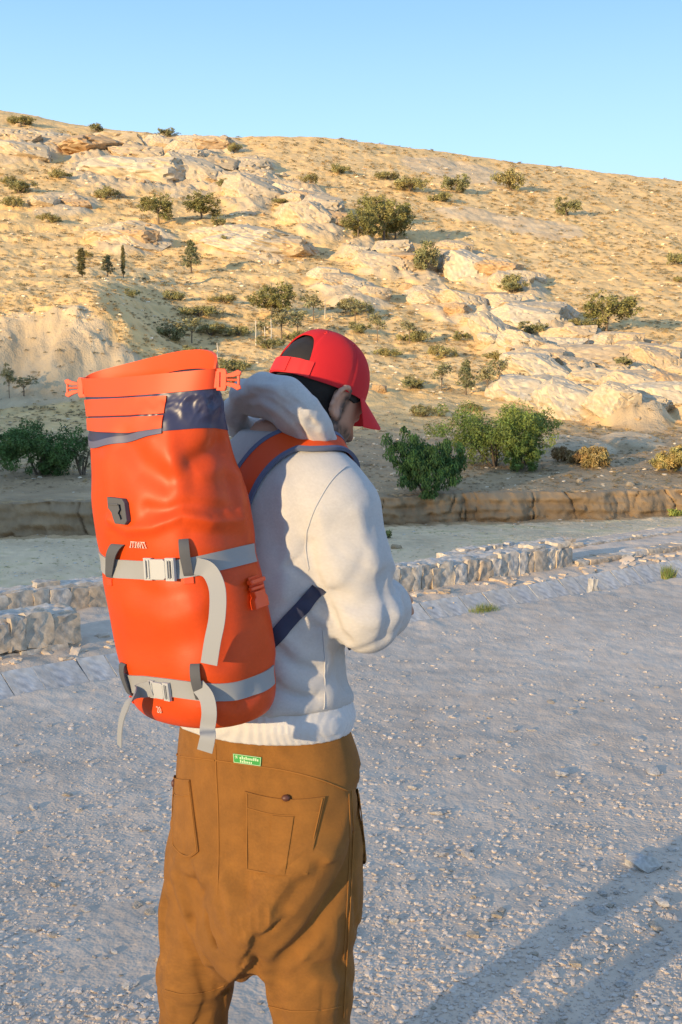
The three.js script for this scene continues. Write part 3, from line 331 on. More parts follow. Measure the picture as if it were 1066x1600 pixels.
  bush(598, 840, 22, 16, 58, [.17, .21, .06], 'small_bush', 'tiny green bush on the wadi bed at the foot of the bank', { lobes: 3, clumps: 8, n: 24, leaf: .08, cr: .16 }); bush(1056, 806, 28, 14, 59, [.34, .40, .08], 'small_bush', 'small yellow-green plant at the end of the earth bank', { lobes: 3, clumps: 8, n: 24, leaf: .08, cr: .16 });
  // grass in the ditch
  for (const [px, py, w, h, label] of [[760, 962, 58, 20, 'tuft of green grass growing out of the lined ditch'], [1052, 903, 22, 22, 'dark little weed at the far end of the ditch']]) { const D = EYE * FPX / (py - 584), x = (px - 533) / FPX * D, k = D / FPX, q = rng(px), P = [], C = []; for (let i = 0; i < 520; i++) { const a = (q() - .5) * w * k, b = (q() - .5) * .12, H = h * k * (.5 + .8 * q()) * (1 - .5 * Math.abs(a / (w * k)) * 2 * .8), lx = (q() - .5) * H * .9, lz = (q() - .5) * H * .5, bx = a * .78 + b * .2, bz = a * -.62; P.push(bx - .0022, 0, bz + b, bx + .0022, 0, bz + b, bx + lx, H, bz + b + lz); const v = .6 + .8 * q(), c = q() < .3 ? [.30, .27, .10] : [.12, .17, .035]; for (let j = 0; j < 3; j++) C.push(c[0] * v, c[1] * v, c[2] * v); }
    const g = new THREE.BufferGeometry(); g.setAttribute('position', new THREE.Float32BufferAttribute(P, 3)); g.setAttribute('color', new THREE.Float32BufferAttribute(C, 3)); g.computeVertexNormals(); const m = mesh('grass_tuft', g, leafMat); m.position.set(x, -.02, -D); tag(m, label, 'grass tuft'); }
  // pale stakes among the young trees
  for (const [px, py, h] of [[400, 540, 38], [414, 542, 30], [424, 545, 46], [508, 495, 30], [340, 560, 22]]) { const g = groundHit(px, py, 40), m = mesh('tree_stake', limbs([[[0, -.2, 0], [.02, h * g.k * .6, 0], .035, .03], [[.02, h * g.k * .58, 0], [.0, h * g.k, .02], .03, .022]]), std(lin(.62, .56, .46), .8)); m.position.set(g.x, terrain(g.x, g.D), -g.D); tag(m, 'pale wooden stake standing among the young trees', 'stake', 'stakes among the young trees'); }
}
// ---------------------------------------------------------------- shapes for the figure: distance fields and their surface
const pt = (px, py, d) => { const v = at(px, py, d); return [v.x, v.y, v.z]; };
const smin = (a, b, k) => { const h = Math.max(k - Math.abs(a - b), 0) / k; return Math.min(a, b) - h * h * k * .25; };
const smax = (a, b, k) => -smin(-a, -b, k);
function capD(x, y, z, a, b, ra, rb) { const bx = b[0] - a[0], by = b[1] - a[1], bz = b[2] - a[2], px = x - a[0], py = y - a[1], pz = z - a[2]; const t = clamp((px * bx + py * by + pz * bz) / (bx * bx + by * by + bz * bz), 0, 1); return Math.hypot(px - bx * t, py - by * t, pz - bz * t) - (ra + (rb - ra) * t); }
function ellD(x, y, z, c, r) { x -= c[0]; y -= c[1]; z -= c[2]; const k0 = Math.hypot(x / r[0], y / r[1], z / r[2]), k1 = Math.hypot(x / (r[0] * r[0]), y / (r[1] * r[1]), z / (r[2] * r[2])); return k1 < 1e-9 ? -Math.min(...r) : k0 * (k0 - 1) / k1; }
function chainD(x, y, z, ch, k) { let d = 9; for (let i = 0; i + 1 < ch.length; i++) { const q = capD(x, y, z, ch[i], ch[i + 1], ch[i][3], ch[i + 1][3]); d = i ? smin(d, q, k) : q; } return d; }
function loftD(rows) { // rows [px, py, depth, half width, half depth, facing in degrees], stacked by height
  const s = rows.map(([px, py, D, a, b, f]) => { const v = at(px, py, D); return [v.y, v.x, v.z, a, b, f * Math.PI / 180]; }).sort((p, q) => p[0] - q[0]);
  const col = [1, 2, 3, 4, 5].map((i) => s.map((r) => [r[0], r[i]])), y0 = s[0][0], y1 = s[s.length - 1][0];
  return (x, y, z) => {
    const yc = clamp(y, y0, y1), cx = table3(col[0], yc), cz = table3(col[1], yc), a = table3(col[2], yc), b = table3(col[3], yc), f = table(col[4], yc);
    const c = Math.cos(f), n = Math.sin(f), dx = x - cx, dz = z - cz, lx = dx * c + dz * n, lz = -dx * n + dz * c;
    const k0 = Math.hypot(lx / a, lz / b), k1 = Math.hypot(lx / (a * a), lz / (b * b)), d = k1 < 1e-9 ? -Math.min(a, b) : k0 * (k0 - 1) / k1;
    return y === yc ? d : d > 0 ? Math.hypot(d, y - yc) : Math.max(d, Math.abs(y - yc));
  };
}
function surface(f, lo, hi, cell) { // surface nets
  const n = [0, 1, 2].map((i) => Math.ceil((hi[i] - lo[i]) / cell) + 1), [nx, ny, nzz] = n, F = new Float32Array(nx * ny * nzz), id = new Int32Array(nx * ny * nzz).fill(-1), P = [], I = [];
  for (let k = 0, o = 0; k < nzz; k++) for (let j = 0; j < ny; j++) for (let i = 0; i < nx; i++, o++) F[o] = f(lo[0] + i * cell, lo[1] + j * cell, lo[2] + k * cell);
  const sx = 1, sy = nx, sz = nx * ny, off = [0, 1, sy, sy + 1, sz, sz + 1, sz + sy, sz + sy + 1], E = [[0, 1], [2, 3], [4, 5], [6, 7], [0, 2], [1, 3], [4, 6], [5, 7], [0, 4], [1, 5], [2, 6], [3, 7]];
  for (let k = 0; k < nzz - 1; k++) for (let j = 0; j < ny - 1; j++) for (let i = 0; i < nx - 1; i++) {
    const o = i + j * sy + k * sz; let m = 0; for (let c = 0; c < 8; c++) if (F[o + off[c]] < 0) m |= 1 << c; if (!m || m === 255) continue;
    let x = 0, y = 0, z = 0, q = 0;
    for (const [a, b] of E) { const fa = F[o + off[a]], fb = F[o + off[b]]; if (fa < 0 === fb < 0) continue; const t = fa / (fa - fb); x += (a & 1) + t * ((b & 1) - (a & 1)); y += (a >> 1 & 1) + t * ((b >> 1 & 1) - (a >> 1 & 1)); z += (a >> 2) + t * ((b >> 2) - (a >> 2)); q++; }
    id[o] = P.length / 3; P.push(lo[0] + (i + x / q) * cell, lo[1] + (j + y / q) * cell, lo[2] + (k + z / q) * cell);
  }
  const quad = (a, b, c, d, flip) => { if (a < 0 || b < 0 || c < 0 || d < 0) return; if (flip) I.push(a, c, b, b, c, d); else I.push(a, b, c, b, d, c); };
  for (let k = 1; k < nzz - 1; k++) for (let j = 1; j < ny - 1; j++) for (let i = 1; i < nx - 1; i++) {
    const o = i + j * sy + k * sz, s = F[o] < 0;
    if (s !== F[o + sx] < 0) quad(id[o - sy - sz], id[o - sz], id[o - sy], id[o], !s);
    if (s !== F[o + sy] < 0) quad(id[o - sx - sz], id[o - sx], id[o - sz], id[o], !s);
    if (s !== F[o + sz] < 0) quad(id[o - sx - sy], id[o - sy], id[o - sx], id[o], !s);
  }
  const g = new THREE.BufferGeometry(); g.setAttribute('position', new THREE.Float32BufferAttribute(P, 3)); g.setIndex(I); g.computeVertexNormals(); return g;
}
const gradD = (f, x, y, z, e = .003) => { const g = [f(x + e, y, z) - f(x - e, y, z), f(x, y + e, z) - f(x, y - e, z), f(x, y, z + e) - f(x, y, z - e)], l = Math.hypot(...g) || 1; return g.map((v) => v / l); };
function traceD(f, px, py, d0 = 1.4) { const r = ray(px, py).normalize(); let t = d0; for (let i = 0; i < 160; i++) { const d = f(r.x * t, EYE + r.y * t, r.z * t); if (d < 2e-4) break; t += Math.max(d * .7, 4e-4); if (t > 4) break; } return [r.x * t, EYE + r.y * t, r.z * t]; }
function withFolds(base, folds) { // ridges (+) and creases (-) laid over a field: [[ [px, py], ... ], height, half width]
  const F = folds.map(([pts, h, w]) => ({ p: pts.map(([px, py]) => traceD(base, px, py)), h, w })).filter((q) => q.p.every((v) => Math.hypot(...v) < 3.6));
  for (const q of F) { q.lo = [0, 1, 2].map((i) => Math.min(...q.p.map((v) => v[i])) - 2.2 * q.w); q.hi = [0, 1, 2].map((i) => Math.max(...q.p.map((v) => v[i])) + 2.2 * q.w); }
  return (x, y, z) => { let d = base(x, y, z); if (d > .06 || d < -.06) return d;
    for (const q of F) { if (x < q.lo[0] || x > q.hi[0] || y < q.lo[1] || y > q.hi[1] || z < q.lo[2] || z > q.hi[2]) continue;
      let m = 9; for (let i = 0; i + 1 < q.p.length; i++) { const a = q.p[i], b = q.p[i + 1], s = capD(x, y, z, a, b, 0, 0); if (s < m) m = s; }
      const e = m / q.w; if (e < 2.2) d -= q.h * Math.exp(-e * e); }
    return d; };
}
// a closed sheet with thickness over P(s, t, offset), s and t in 0..1
function sheet(P, ns, nt, o0, o1) {
  const pos = [], idx = [], grid = (o, flip) => { const b = pos.length / 3; for (let j = 0; j <= nt; j++) for (let i = 0; i <= ns; i++) pos.push(...P(i / ns, j / nt, o)); for (let j = 0; j < nt; j++) for (let i = 0; i < ns; i++) { const a = b + j * (ns + 1) + i, c = a + ns + 1; flip ? idx.push(a, c, a + 1, a + 1, c, c + 1) : idx.push(a, a + 1, c, a + 1, c + 1, c); } };
  grid(o1, false); grid(o0, true);
  const edge = (n, f) => { const b = pos.length / 3; for (let i = 0; i <= n; i++) { const [s, t] = f(i / n); pos.push(...P(s, t, o0), ...P(s, t, o1)); } for (let i = 0; i < n; i++) { const a = b + i * 2; idx.push(a, a + 2, a + 1, a + 1, a + 2, a + 3); } };
  edge(ns, (q) => [q, 0]); edge(nt, (q) => [1, q]); edge(ns, (q) => [1 - q, 1]); edge(nt, (q) => [0, 1 - q]);
  const g = new THREE.BufferGeometry(); g.setAttribute('position', new THREE.Float32BufferAttribute(pos, 3)); g.setIndex(idx); g.computeVertexNormals(); return g;
}
function smoothPath(pts, n) { const c = new THREE.CatmullRomCurve3(pts.map((p) => V(...p))); return c.getSpacedPoints(n); }
// flat webbing through points; each point also gives the half-width direction
function ribbon(pts, wides, half, thick, n = 40) {
  const c = smoothPath(pts, n), wc = new THREE.CatmullRomCurve3(wides.map((w) => V(...w)));
  return sheet((s, t, o) => { const i = Math.min(n, Math.round(s * n)), p = c[i], tan = c[Math.min(n, i + 1)].clone().sub(c[Math.max(0, i - 1)]).normalize(), w = wc.getPoint(s).normalize(); w.addScaledVector(tan, -w.dot(tan)).normalize(); const nn = tan.clone().cross(w); const q = p.clone().addScaledVector(w, (t - .5) * 2 * half).addScaledVector(nn, o); return [q.x, q.y, q.z]; }, n, 4, -thick / 2, thick / 2);
}
const move = (g, base) => g.translate(-base.x, -base.y, -base.z);
function cylUV(g, cx, cz, seam, R) { const p = g.attributes.position, u = new Float32Array(p.count * 2); for (let i = 0; i < p.count; i++) { let a = Math.atan2(p.getX(i) - cx, p.getZ(i) - cz) - seam; a -= 2 * Math.PI * Math.floor(a / (2 * Math.PI)); u[i * 2] = a * R; u[i * 2 + 1] = p.getY(i); } g.setAttribute('uv', new THREE.BufferAttribute(u, 2)); return g; }
function tube(pts, r, n = 60, rs = 6) { return new THREE.TubeGeometry(new THREE.CatmullRomCurve3(pts.map((p) => V(...p))), n, r, rs); }

// ---------------------------------------------------------------- the man
const feet = at(408, 1400, 2.06); feet.y = 0;
const man = thing('person', 'person in a red cap, white hooded sweatshirt and brown trousers looking down, turned away', 'person', feet);
const weave = noiseTex(256, (u, v) => .5 + .3 * tileNoise(u, v, 40, 2, 3) + .2 * Math.sin(2 * Math.PI * (u + v) * 64));
const heather = noiseTex(512, (u, v) => { const n = .86 + .07 * tileNoise(u, v, 60, 2, 4) + .06 * tileNoise(u, v, 9, 3, 6); return [n, n * .995, n * .985]; }, true);
const twill = noiseTex(512, (u, v) => { const n = .82 + .22 * tileNoise(u, v, 7, 4, 14) + .10 * tileNoise(u, v, 60, 2, 1); return [n, n, n * .98]; }, true);
heather.repeat.set(5, 5); weave.repeat.set(16, 16); twill.repeat.set(4, 4);
const M = {
  skin: std(0xffffff, .62, { vertexColors: true }),
  hair: std(lin(.012, .009, .007), .75),
  hoodie: std(lin(.71, .69, .675), .95, { map: heather, bumpMap: weave, bumpScale: .0012 }),
  rib: std(lin(.62, .60, .58), .95, { bumpMap: weave, bumpScale: .0012 }),
  stitch: std(lin(.46, .45, .44), .95),
  trouser: std(lin(.40, .163, .025), .92, { map: twill, bumpMap: weave, bumpScale: .0012 }),
  trouserDark: std(lin(.28, .115, .018), .92),
  thread: std(lin(.40, .21, .07), .9), button: std(lin(.10, .035, .02), .5),
  cap: std(lin(.56, .006, .011), .85, { bumpMap: weave, bumpScale: .0008 }),
  capStrap: std(lin(.60, .016, .016), .7),
  shoe: std(lin(.10, .075, .055), .8), sole: std(lin(.5, .48, .44), .8),
  label: std(lin(.02, .27, .045), .7), labelPrint: std(lin(.50, .68, .42), .7),
};
// sweatshirt
const torsoF = loftD([[408, 1165, 2.05, .168, .120, 30], [408, 1125, 2.05, .176, .127, 31], [405, 1085, 2.05, .178, .133, 33], [403, 1040, 2.05, .172, .130, 35], [405, 980, 2.06, .170, .130, 37], [413, 900, 2.07, .178, .132, 40], [424, 820, 2.09, .182, .130, 43], [432, 760, 2.10, .172, .122, 45], [440, 715, 2.11, .142, .105, 46], [447, 680, 2.115, .100, .088, 46], [452, 655, 2.12, .070, .072, 46]]);
const armR = [[...pt(505, 768, 2.00), .072], [...pt(522, 800, 1.985), .076], [...pt(545, 880, 1.965), .068], [...pt(572, 962, 1.95), .056]];
const foreR = [[...pt(573, 963, 1.95), .056], [...pt(594, 950, 2.08), .050], [...pt(588, 938, 2.20), .038]];
const armL = [[...pt(352, 770, 2.22), .070], [...pt(372, 880, 2.28), .064], [...pt(400, 970, 2.32), .056]];
const foreL = [[...pt(400, 970, 2.32), .056], [...pt(460, 955, 2.36), .048], [...pt(520, 935, 2.36), .038]];
const hoodieBase = (x, y, z) => { let d = torsoF(x, y, z); d = smin(d, chainD(x, y, z, armR, .03), .045); d = smin(d, chainD(x, y, z, foreR, .03), .028); d = smin(d, chainD(x, y, z, armL, .03), .045); return smin(d, chainD(x, y, z, foreL, .03), .03); };
const hoodieF0 = withFolds(hoodieBase, [
  [[[430, 1105], [475, 1108], [515, 1092], [545, 1088]], 0.0135, .016], [[[440, 1122], [500, 1120], [546, 1112]], -0.0090, .010],
  [[[440, 1050], [480, 1072], [520, 1078]], 0.0101, .013], [[[430, 1075], [470, 1090], [505, 1088]], -0.0079, .009], [[[505, 990], [508, 1040], [505, 1085]], 0.0067, .012],
  [[[440, 990], [470, 1020], [512, 1030]], 0.0079, .012], [[[432, 1012], [462, 1040], [500, 1050]], -0.0067, .009], [[[470, 945], [500, 965], [530, 985]], 0.0067, .011],
  [[[490, 905], [486, 880], [480, 850]], -0.0101, .010], [[[488, 905], [515, 960], [540, 1000]], -0.0135, .012], [[[455, 885], [480, 905], [494, 912]], -0.0079, .010],
  [[[600, 900], [606, 930], [608, 965], [600, 1000]], -0.0090, .011], [[[612, 880], [622, 920], [624, 960]], 0.0067, .010], [[[592, 985], [606, 1000], [612, 1015]], 0.0067, .009],
  [[[540, 960], [565, 975], [590, 970]], 0.0045, .012], [[[525, 930], [550, 945], [585, 940]], -0.0045, .012], [[[560, 800], [572, 850], [590, 890]], 0.0045, .014], [[[445, 760], [452, 850], [446, 930]], 0.0056, .016], [[[500, 800], [510, 850], [530, 900]], 0.0034, .014], [[[528, 1005], [532, 1050], [540, 1080]], -0.0067, .012], [[[515, 1060], [528, 1075], [545, 1065]], 0.0067, .009]]);
const hoodieF = (x, y, z) => { let d = hoodieF0(x, y, z); if (d < .03 && d > -.03) { d -= .0045 * fbm(x * 7, y * 5, z * 7, 2); const el = Math.exp(-(((x - armR[3][0]) ** 2 + (y - armR[3][1]) ** 2 + (z - armR[3][2]) ** 2) / .016)), wa = Math.exp(-(((y - 1.08) / .07) ** 2)), ap = Math.exp(-(((x + .02) ** 2 + (y - 1.27) ** 2) / .008)), m = .06 + .8 * Math.max(el, wa, ap), q = nz(x * 4 + y * 3, y * 15 - x * 8, z * 4), q2 = nz(x * 7 - y * 5, y * 27 + x * 9, z * 7 + 4); d += m * (.0055 * Math.exp(-((q / .10) ** 2)) + .0022 * Math.exp(-((q2 / .10) ** 2))) - m * .002; } return d; };
const hoodie = new THREE.Group(); hoodie.name = 'hooded_sweatshirt'; man.add(hoodie);
{ const y0 = at(408, 1112, 1.935).y, y1 = at(450, 672, 2.1).y;
  const cut = (x, y, z) => Math.max(hoodieF(x, y, z), y0 - y, y - y1);
  const g = surface(cut, [-.42, y0 - .02, -2.50], [.20, y1 + .02, -1.80], .0052);
  mesh('sweatshirt_body', move(cylUV(g, -.12, -2.1, Math.PI, .19), feet), M.hoodie, hoodie);
  // ribbed hem band
  const yb0 = at(408, 1158, 1.935).y, band = (x, y, z) => { const a = Math.atan2(x + .143, z + 2.05); return Math.max(torsoF(x, y, z) - .0015 - .006 * Math.exp(-(((y - (yb0 + y0) / 2) / .02) ** 2)) - .0012 * Math.sin(a * 160) - .004 * fbm(x * 8, y * 8, z * 8, 2), yb0 - y, y - y0 - .006, -(torsoF(x, y, z) + .02)); };
  const gb = surface(band, [-.36, yb0 - .02, -2.25], [.08, y0 + .03, -1.86], .0042); mesh('hem_band', move(cylUV(gb, -.143, -2.05, Math.PI, .15), feet), M.rib, hoodie);
  const seam = (pts, r = .0016) => tube(smoothPath(pts.map(([px, py]) => traceD(hoodieF, px, py)), 24).map((p) => traceNear(hoodieF, [p.x, p.y, p.z], .0004)), r, 70, 5);
  function traceNear(f, p, o) { for (let i = 0; i < 4; i++) { const d = f(...p) - o, n = gradD(f, ...p); p = p.map((v, k) => v - n[k] * d); } return p; }
  mesh('sleeve_seam', move(seam([[541, 729], [515, 755], [492, 795], [479, 840], [480, 875], [489, 905]]), feet), M.stitch, hoodie);
  mesh('side_seam', move(seam([[505, 985], [508, 1030], [508, 1075], [506, 1108]], .0013), feet), M.stitch, hoodie);
  // hood bunched round the neck
  const ring = [[...pt(374, 668, 2.17), .018], [...pt(366, 642, 2.13), .020], [...pt(382, 615, 2.08), .021], [...pt(412, 609, 2.04), .026], [...pt(446, 622, 2.015), .031], [...pt(472, 645, 2.012), .030], [...pt(492, 669, 2.028), .026], [...pt(505, 692, 2.06), .020], [...pt(513, 712, 2.11), .017], [...pt(506, 722, 2.18), .020], [...pt(480, 702, 2.27), .026], [...pt(430, 682, 2.27), .026], [...pt(392, 674, 2.22), .024], [...pt(374, 668, 2.17), .018]];
  const inner = [[...pt(396, 640, 2.10), .016], [...pt(428, 636, 2.06), .020], [...pt(458, 656, 2.035), .026], [...pt(482, 684, 2.045), .026], [...pt(496, 704, 2.08), .020]];
  const hf0 = (x, y, z) => smin(chainD(x, y, z, ring, .025), chainD(x, y, z, inner, .02), .016);
  const hf = withFolds(hf0, [[[[370, 655], [378, 630], [405, 620], [436, 634], [462, 658], [484, 690]], -.009, .006], [[[388, 603], [425, 604], [462, 626], [490, 655], [508, 688]], .005, .007], [[[440, 612], [470, 634], [496, 668]], -.006, .005], [[[448, 642], [474, 668], [492, 698]], .006, .006], [[[400, 612], [430, 618], [452, 634]], -.005, .005]]);
  const hfn = (x, y, z) => { const d = hf(x, y, z); return d < .02 && d > -.02 ? d - .003 * fbm(x * 16, y * 16, z * 16, 2) + .0015 * Math.exp(-((nz(x * 10 + y * 12, y * 8 - x * 9, z * 12) / .10) ** 2)) : d; };
  const gh = surface(hfn, [-.26, 1.38, -2.36], [.03, 1.66, -1.93], .0042); mesh('hood', move(cylUV(gh, -.1, -2.1, Math.PI, .12), feet), M.hoodie, hoodie);
}
// trousers: dropped seat, two legs
const pelvisF = loftD([[408, 1100, 2.05, .160, .112, 30], [408, 1150, 2.05, .166, .118, 30], [411, 1200, 2.05, .174, .126, 30], [414, 1260, 2.05, .182, .134, 30], [416, 1340, 2.05, .188, .136, 30], [414, 1420, 2.05, .176, .126, 30], [404, 1480, 2.05, .125, .100, 30]]);
const legR = [[...pt(470, 1340, 2.01), .092], [...pt(478, 1430, 2.00), .086], [...pt(484, 1530, 2.00), .078], [...pt(486, 1640, 2.00), .070], [...pt(488, 1800, 2.00), .058], [...pt(490, 1960, 2.01), .046]];
const legL = [[...pt(338, 1340, 2.10), .092], [...pt(318, 1430, 2.10), .080], [...pt(305, 1530, 2.10), .070], [...pt(299, 1640, 2.10), .066], [...pt(296, 1800, 2.10), .056], [...pt(294, 1930, 2.10), .046]];
const sag = [[...pt(396, 1400, 2.0), .06], [...pt(390, 1470, 2.02), .044], [...pt(372, 1512, 2.05), .030]];
const trouserBase = (x, y, z) => { const l = chainD(x, y, z, legR, .03), r = chainD(x, y, z, legL, .03); return smin(smin(pelvisF(x, y, z), Math.min(l, r), .05), chainD(x, y, z, sag, .02), .035); };
const trouserF0 = withFolds(trouserBase, [
  [[[540, 1262], [520, 1340], [470, 1420], [420, 1482]], 0.0264, .022], [[[556, 1270], [545, 1350], [500, 1430], [452, 1490]], -0.0202, .016],
  [[[458, 1368], [430, 1420], [400, 1462]], 0.0202, .014], [[[470, 1380], [442, 1432], [412, 1474]], -0.0202, .010], [[[382, 1420], [388, 1450], [400, 1468]], 0.0186, .016], [[[375, 1440], [372, 1462], [382, 1480]], -0.0155, .009],
  [[[338, 1400], [342, 1440], [360, 1468], [385, 1475]], 0.0217, .014], [[[330, 1430], [345, 1470], [375, 1492]], -0.0202, .012], [[[275, 1370], [290, 1430], [320, 1480], [350, 1520]], 0.0155, .016], [[[262, 1385], [280, 1450], [320, 1510]], -0.0124, .014], [[[300, 1440], [330, 1500], [360, 1535]], -0.0170, .014],
  [[[280, 1345], [300, 1362], [318, 1352]], 0.0109, .012], [[[300, 1375], [320, 1395], [338, 1390]], -0.0093, .010], [[[410, 1520], [412, 1560], [414, 1600]], 0.0124, .012], [[[438, 1500], [430, 1560], [438, 1600]], -0.0093, .014], [[[470, 1500], [500, 1530], [530, 1535]], 0.0078, .014], [[[262, 1545], [300, 1556], [352, 1548]], 0.0062, .010], [[[540, 1440], [536, 1520], [534, 1600]], -0.0109, .012],
  [[[356, 1380], [358, 1420], [350, 1450]], 0.0124, .014], [[[400, 1385], [385, 1410], [378, 1430]], -0.0109, .010], [[[440, 1180], [500, 1196], [550, 1215]], 0.0047, .012]]);
// draped cloth: the seat hangs over the legs in steps, [line, height, reach to the side]
const drapes = [[[[558, 1235], [548, 1290], [528, 1345], [482, 1412], [440, 1455], [402, 1494]], .021, 150, 1], [[[500, 1358], [462, 1378], [430, 1420], [398, 1470]], .013, 60, 1], [[[318, 1395], [335, 1440], [356, 1466], [388, 1478], [402, 1466]], .020, 70, 1], [[[262, 1392], [292, 1452], [330, 1505], [362, 1540]], -.012, 70, 1]];
function drapeH(x, y, z) { const c = V(x, y, z).applyMatrix4(camera.matrixWorldInverse), px = 533 - FPX * c.x / c.z, py = 800 + FPX * c.y / c.z; let h = 0;
  for (const [L, a, reach] of drapes) { let m = 1e9, sd = 0; for (let i = 0; i + 1 < L.length; i++) { const [ax, ay] = L[i], [bx, by] = L[i + 1], ux = bx - ax, uy = by - ay, t = clamp(((px - ax) * ux + (py - ay) * uy) / (ux * ux + uy * uy), 0, 1), dx = px - ax - ux * t, dy = py - ay - uy * t, q = Math.hypot(dx, dy); if (q < m) { m = q; sd = (ux * dy - uy * dx) > 0 ? 1 : -1; } }
    const end = sst(0, 26, Math.min(Math.hypot(px - L[0][0], py - L[0][1]), Math.hypot(px - L[L.length - 1][0], py - L[L.length - 1][1])) + 6); if (m > reach) continue; const e = m * sd; h += a * end * sst(-10, 10, a > 0 && L[0][0] < 400 ? -e : e) * (1 - sst(reach * .3, reach, m)); }
  return h; }
camera.matrixWorldInverse.copy(camera.matrixWorld).invert();
const trouserF = (x, y, z) => { let d = trouserF0(x, y, z); if (d < .04 && d > -.03 && z > -2.07 && y > .45) d -= drapeH(x, y, z); if (d < .03 && d > -.03) { const m = .15 + .85 * sst(.80, .68, y), q = nz(x * 10 + y * 3, y * 2.6 - x * 2, z * 10 + 2), q2 = nz(x * 17 - y * 6, y * 5 + x * 5, z * 17); d += m * (.0055 * Math.exp(-((q / .10) ** 2)) + .0022 * Math.exp(-((q2 / .10) ** 2))); d -= .005 * fbm(x * 8, y * 6, z * 8, 2); } return d; };
const trousers = new THREE.Group(); trousers.name = 'trousers'; man.add(trousers);
{ const yt = at(408, 1128, 1.935).y;
  const g = surface((x, y, z) => Math.max(trouserF(x, y, z), y - yt), [-.40, .10, -2.30], [.14, yt + .02, -1.83], .0047); mesh('trouser_body', move(cylUV(g, -.143, -2.06, Math.PI, .16), feet), M.trouser, trousers);
  const onP = (px, py, o) => { let p = traceD(trouserF, px, py); for (let k = 0; k < 60 && p[2] < -2.6; k++) { px += px < 410 ? 1 : -1; p = traceD(trouserF, px, py); } const n = gradD(trouserF0, ...p, .006); return p.map((v, k) => v + n[k] * o); };
  // patch from four picture corners (top left, top right, bottom right, bottom left), sagging top edge
  const patch = (c, sag, round) => (s, t, o) => { const tt = t; let l = lerp(c[0][0], c[3][0], tt), r = lerp(c[1][0], c[2][0], tt), yl = lerp(c[0][1], c[3][1], tt), yr = lerp(c[1][1], c[2][1], tt); const y = lerp(yl, yr, s) + sag * Math.sin(Math.PI * s) * (1 - tt) + round * Math.sin(Math.PI * s) * tt; return onP(lerp(l, r, s), y, o); };
  const pocket = (c, sag, round, name) => { const f = patch(c, sag, round); const m = mesh(name, move(cylUV(sheet(f, 26, 26, -.004, .0035), -.143, -2.06, Math.PI, .16), feet), M.trouser, trousers);
    const line = (a) => tube(a.map(([s, t]) => f(s, t, .0042)), .0011, 50, 5);
    mesh('stitching', move(mergeGeometries([line([[.03, .02], [.03, .5], [.04, .97]]), line([[.97, .02], [.97, .5], [.96, .97]]), line([[.04, .97], [.35, .975], [.65, .975], [.96, .97]]), line([[.03, .20], [.35, .21], [.65, .21], [.97, .20]])]), feet), M.trouserDark, m); return [m, f]; };
  const [pk, pf] = pocket([[384, 1236], [507, 1244], [480, 1366], [384, 1360]], 8, 4, 'back_pocket');
  mesh('pleat', move(cylUV(sheet((s, t, o) => pf(lerp(.36, .64, s), lerp(.22, .99, t), o), 8, 14, .003, .0055), -.143, -2.06, Math.PI, .16), feet), M.trouser, pk);
  mesh('button', move(new THREE.SphereGeometry(.006, 12, 8).scale(1.3, 1, 1).translate(...onP(447, 1246, .004)), feet), M.button, pk);
  const [pl] = pocket([[261, 1211], [298, 1218], [312, 1330], [272, 1322]], 2, 14, 'back_pocket');
  mesh('button', move(new THREE.SphereGeometry(.006, 12, 8).scale(.8, 1.3, 1).translate(...onP(265, 1224, .004)), feet), M.button, pl);
  pocket([[567, 1238], [577, 1232], [580, 1345], [572, 1350]], 1, 2, 'side_pocket');
  const line = (pts, r = .0014) => tube(smoothPath(pts.map(([px, py]) => [px, py, 0]), 44).map((q) => onP(q.x, q.y, .0006)), r, 130, 5);
  mesh('centre_seam', move(line([[337, 1162], [338, 1200], [341, 1260], [342, 1330], [340, 1405]]), feet), M.trouserDark, trousers);
  mesh('yoke_seam', move(mergeGeometries([line([[338, 1188], [390, 1196], [440, 1203], [500, 1218], [545, 1236]]), line([[262, 1178], [300, 1184], [336, 1188]])]), feet), M.trouserDark, trousers);
  mesh('side_seam', move(mergeGeometries([line([[549, 1236], [552, 1300], [548, 1400], [542, 1500], [537, 1590]]), line([[545, 1240], [547, 1300], [543, 1400], [537, 1500]], .001)]), feet), M.trouserDark, trousers);
  for (const q of [[[420, 1572], [460, 1580], [505, 1578], [533, 1572]], [[258, 1547], [290, 1554], [330, 1548], [350, 1540]]]) mesh('knee_seam', move(line(q), feet), M.trouserDark, trousers);
  // green woven label below the waistband
  const lab = patch([[365, 1177], [409, 1183], [408, 1197], [366, 1191]], 0, 0), lm = mesh('brand_label', move(sheet(lab, 12, 4, -.001, .0022), feet), M.label, trousers);
  const marks = (s0, s1, t0, t1, n, seed) => { const q = rng(seed), L = []; for (let i = 0; i < n; i++) { const a = lerp(s0, s1, i / n), w = (s1 - s0) / n * .62, top = lerp(t0, t1, q() < .35 ? 0 : .32); L.push(sheet((s, t, o) => lab(a + w * s, lerp(top, t1, t), o), 2, 2, .0018, .0027)); } return mergeGeometries(L); };   // too small to read in the photograph
  const border = [[.02, .04], [.98, .04], [.98, .96], [.02, .96], [.02, .04]]; const bl = []; for (let i = 0; i < 4; i++) bl.push(tube([0, .25, .5, .75, 1].map((q) => lab(lerp(border[i][0], border[i + 1][0], q), lerp(border[i][1], border[i + 1][1], q), .0022)), .0006, 12, 4));
  const lp = mesh('label_print', move(mergeGeometries([marks(.24, .93, .16, .50, 10, 3), marks(.25, .70, .56, .88, 7, 8)]), feet), M.labelPrint, lm); lp.userData.kind = 'stuff';
  mesh('label_border', move(mergeGeometries(bl), feet), M.labelPrint, lm);
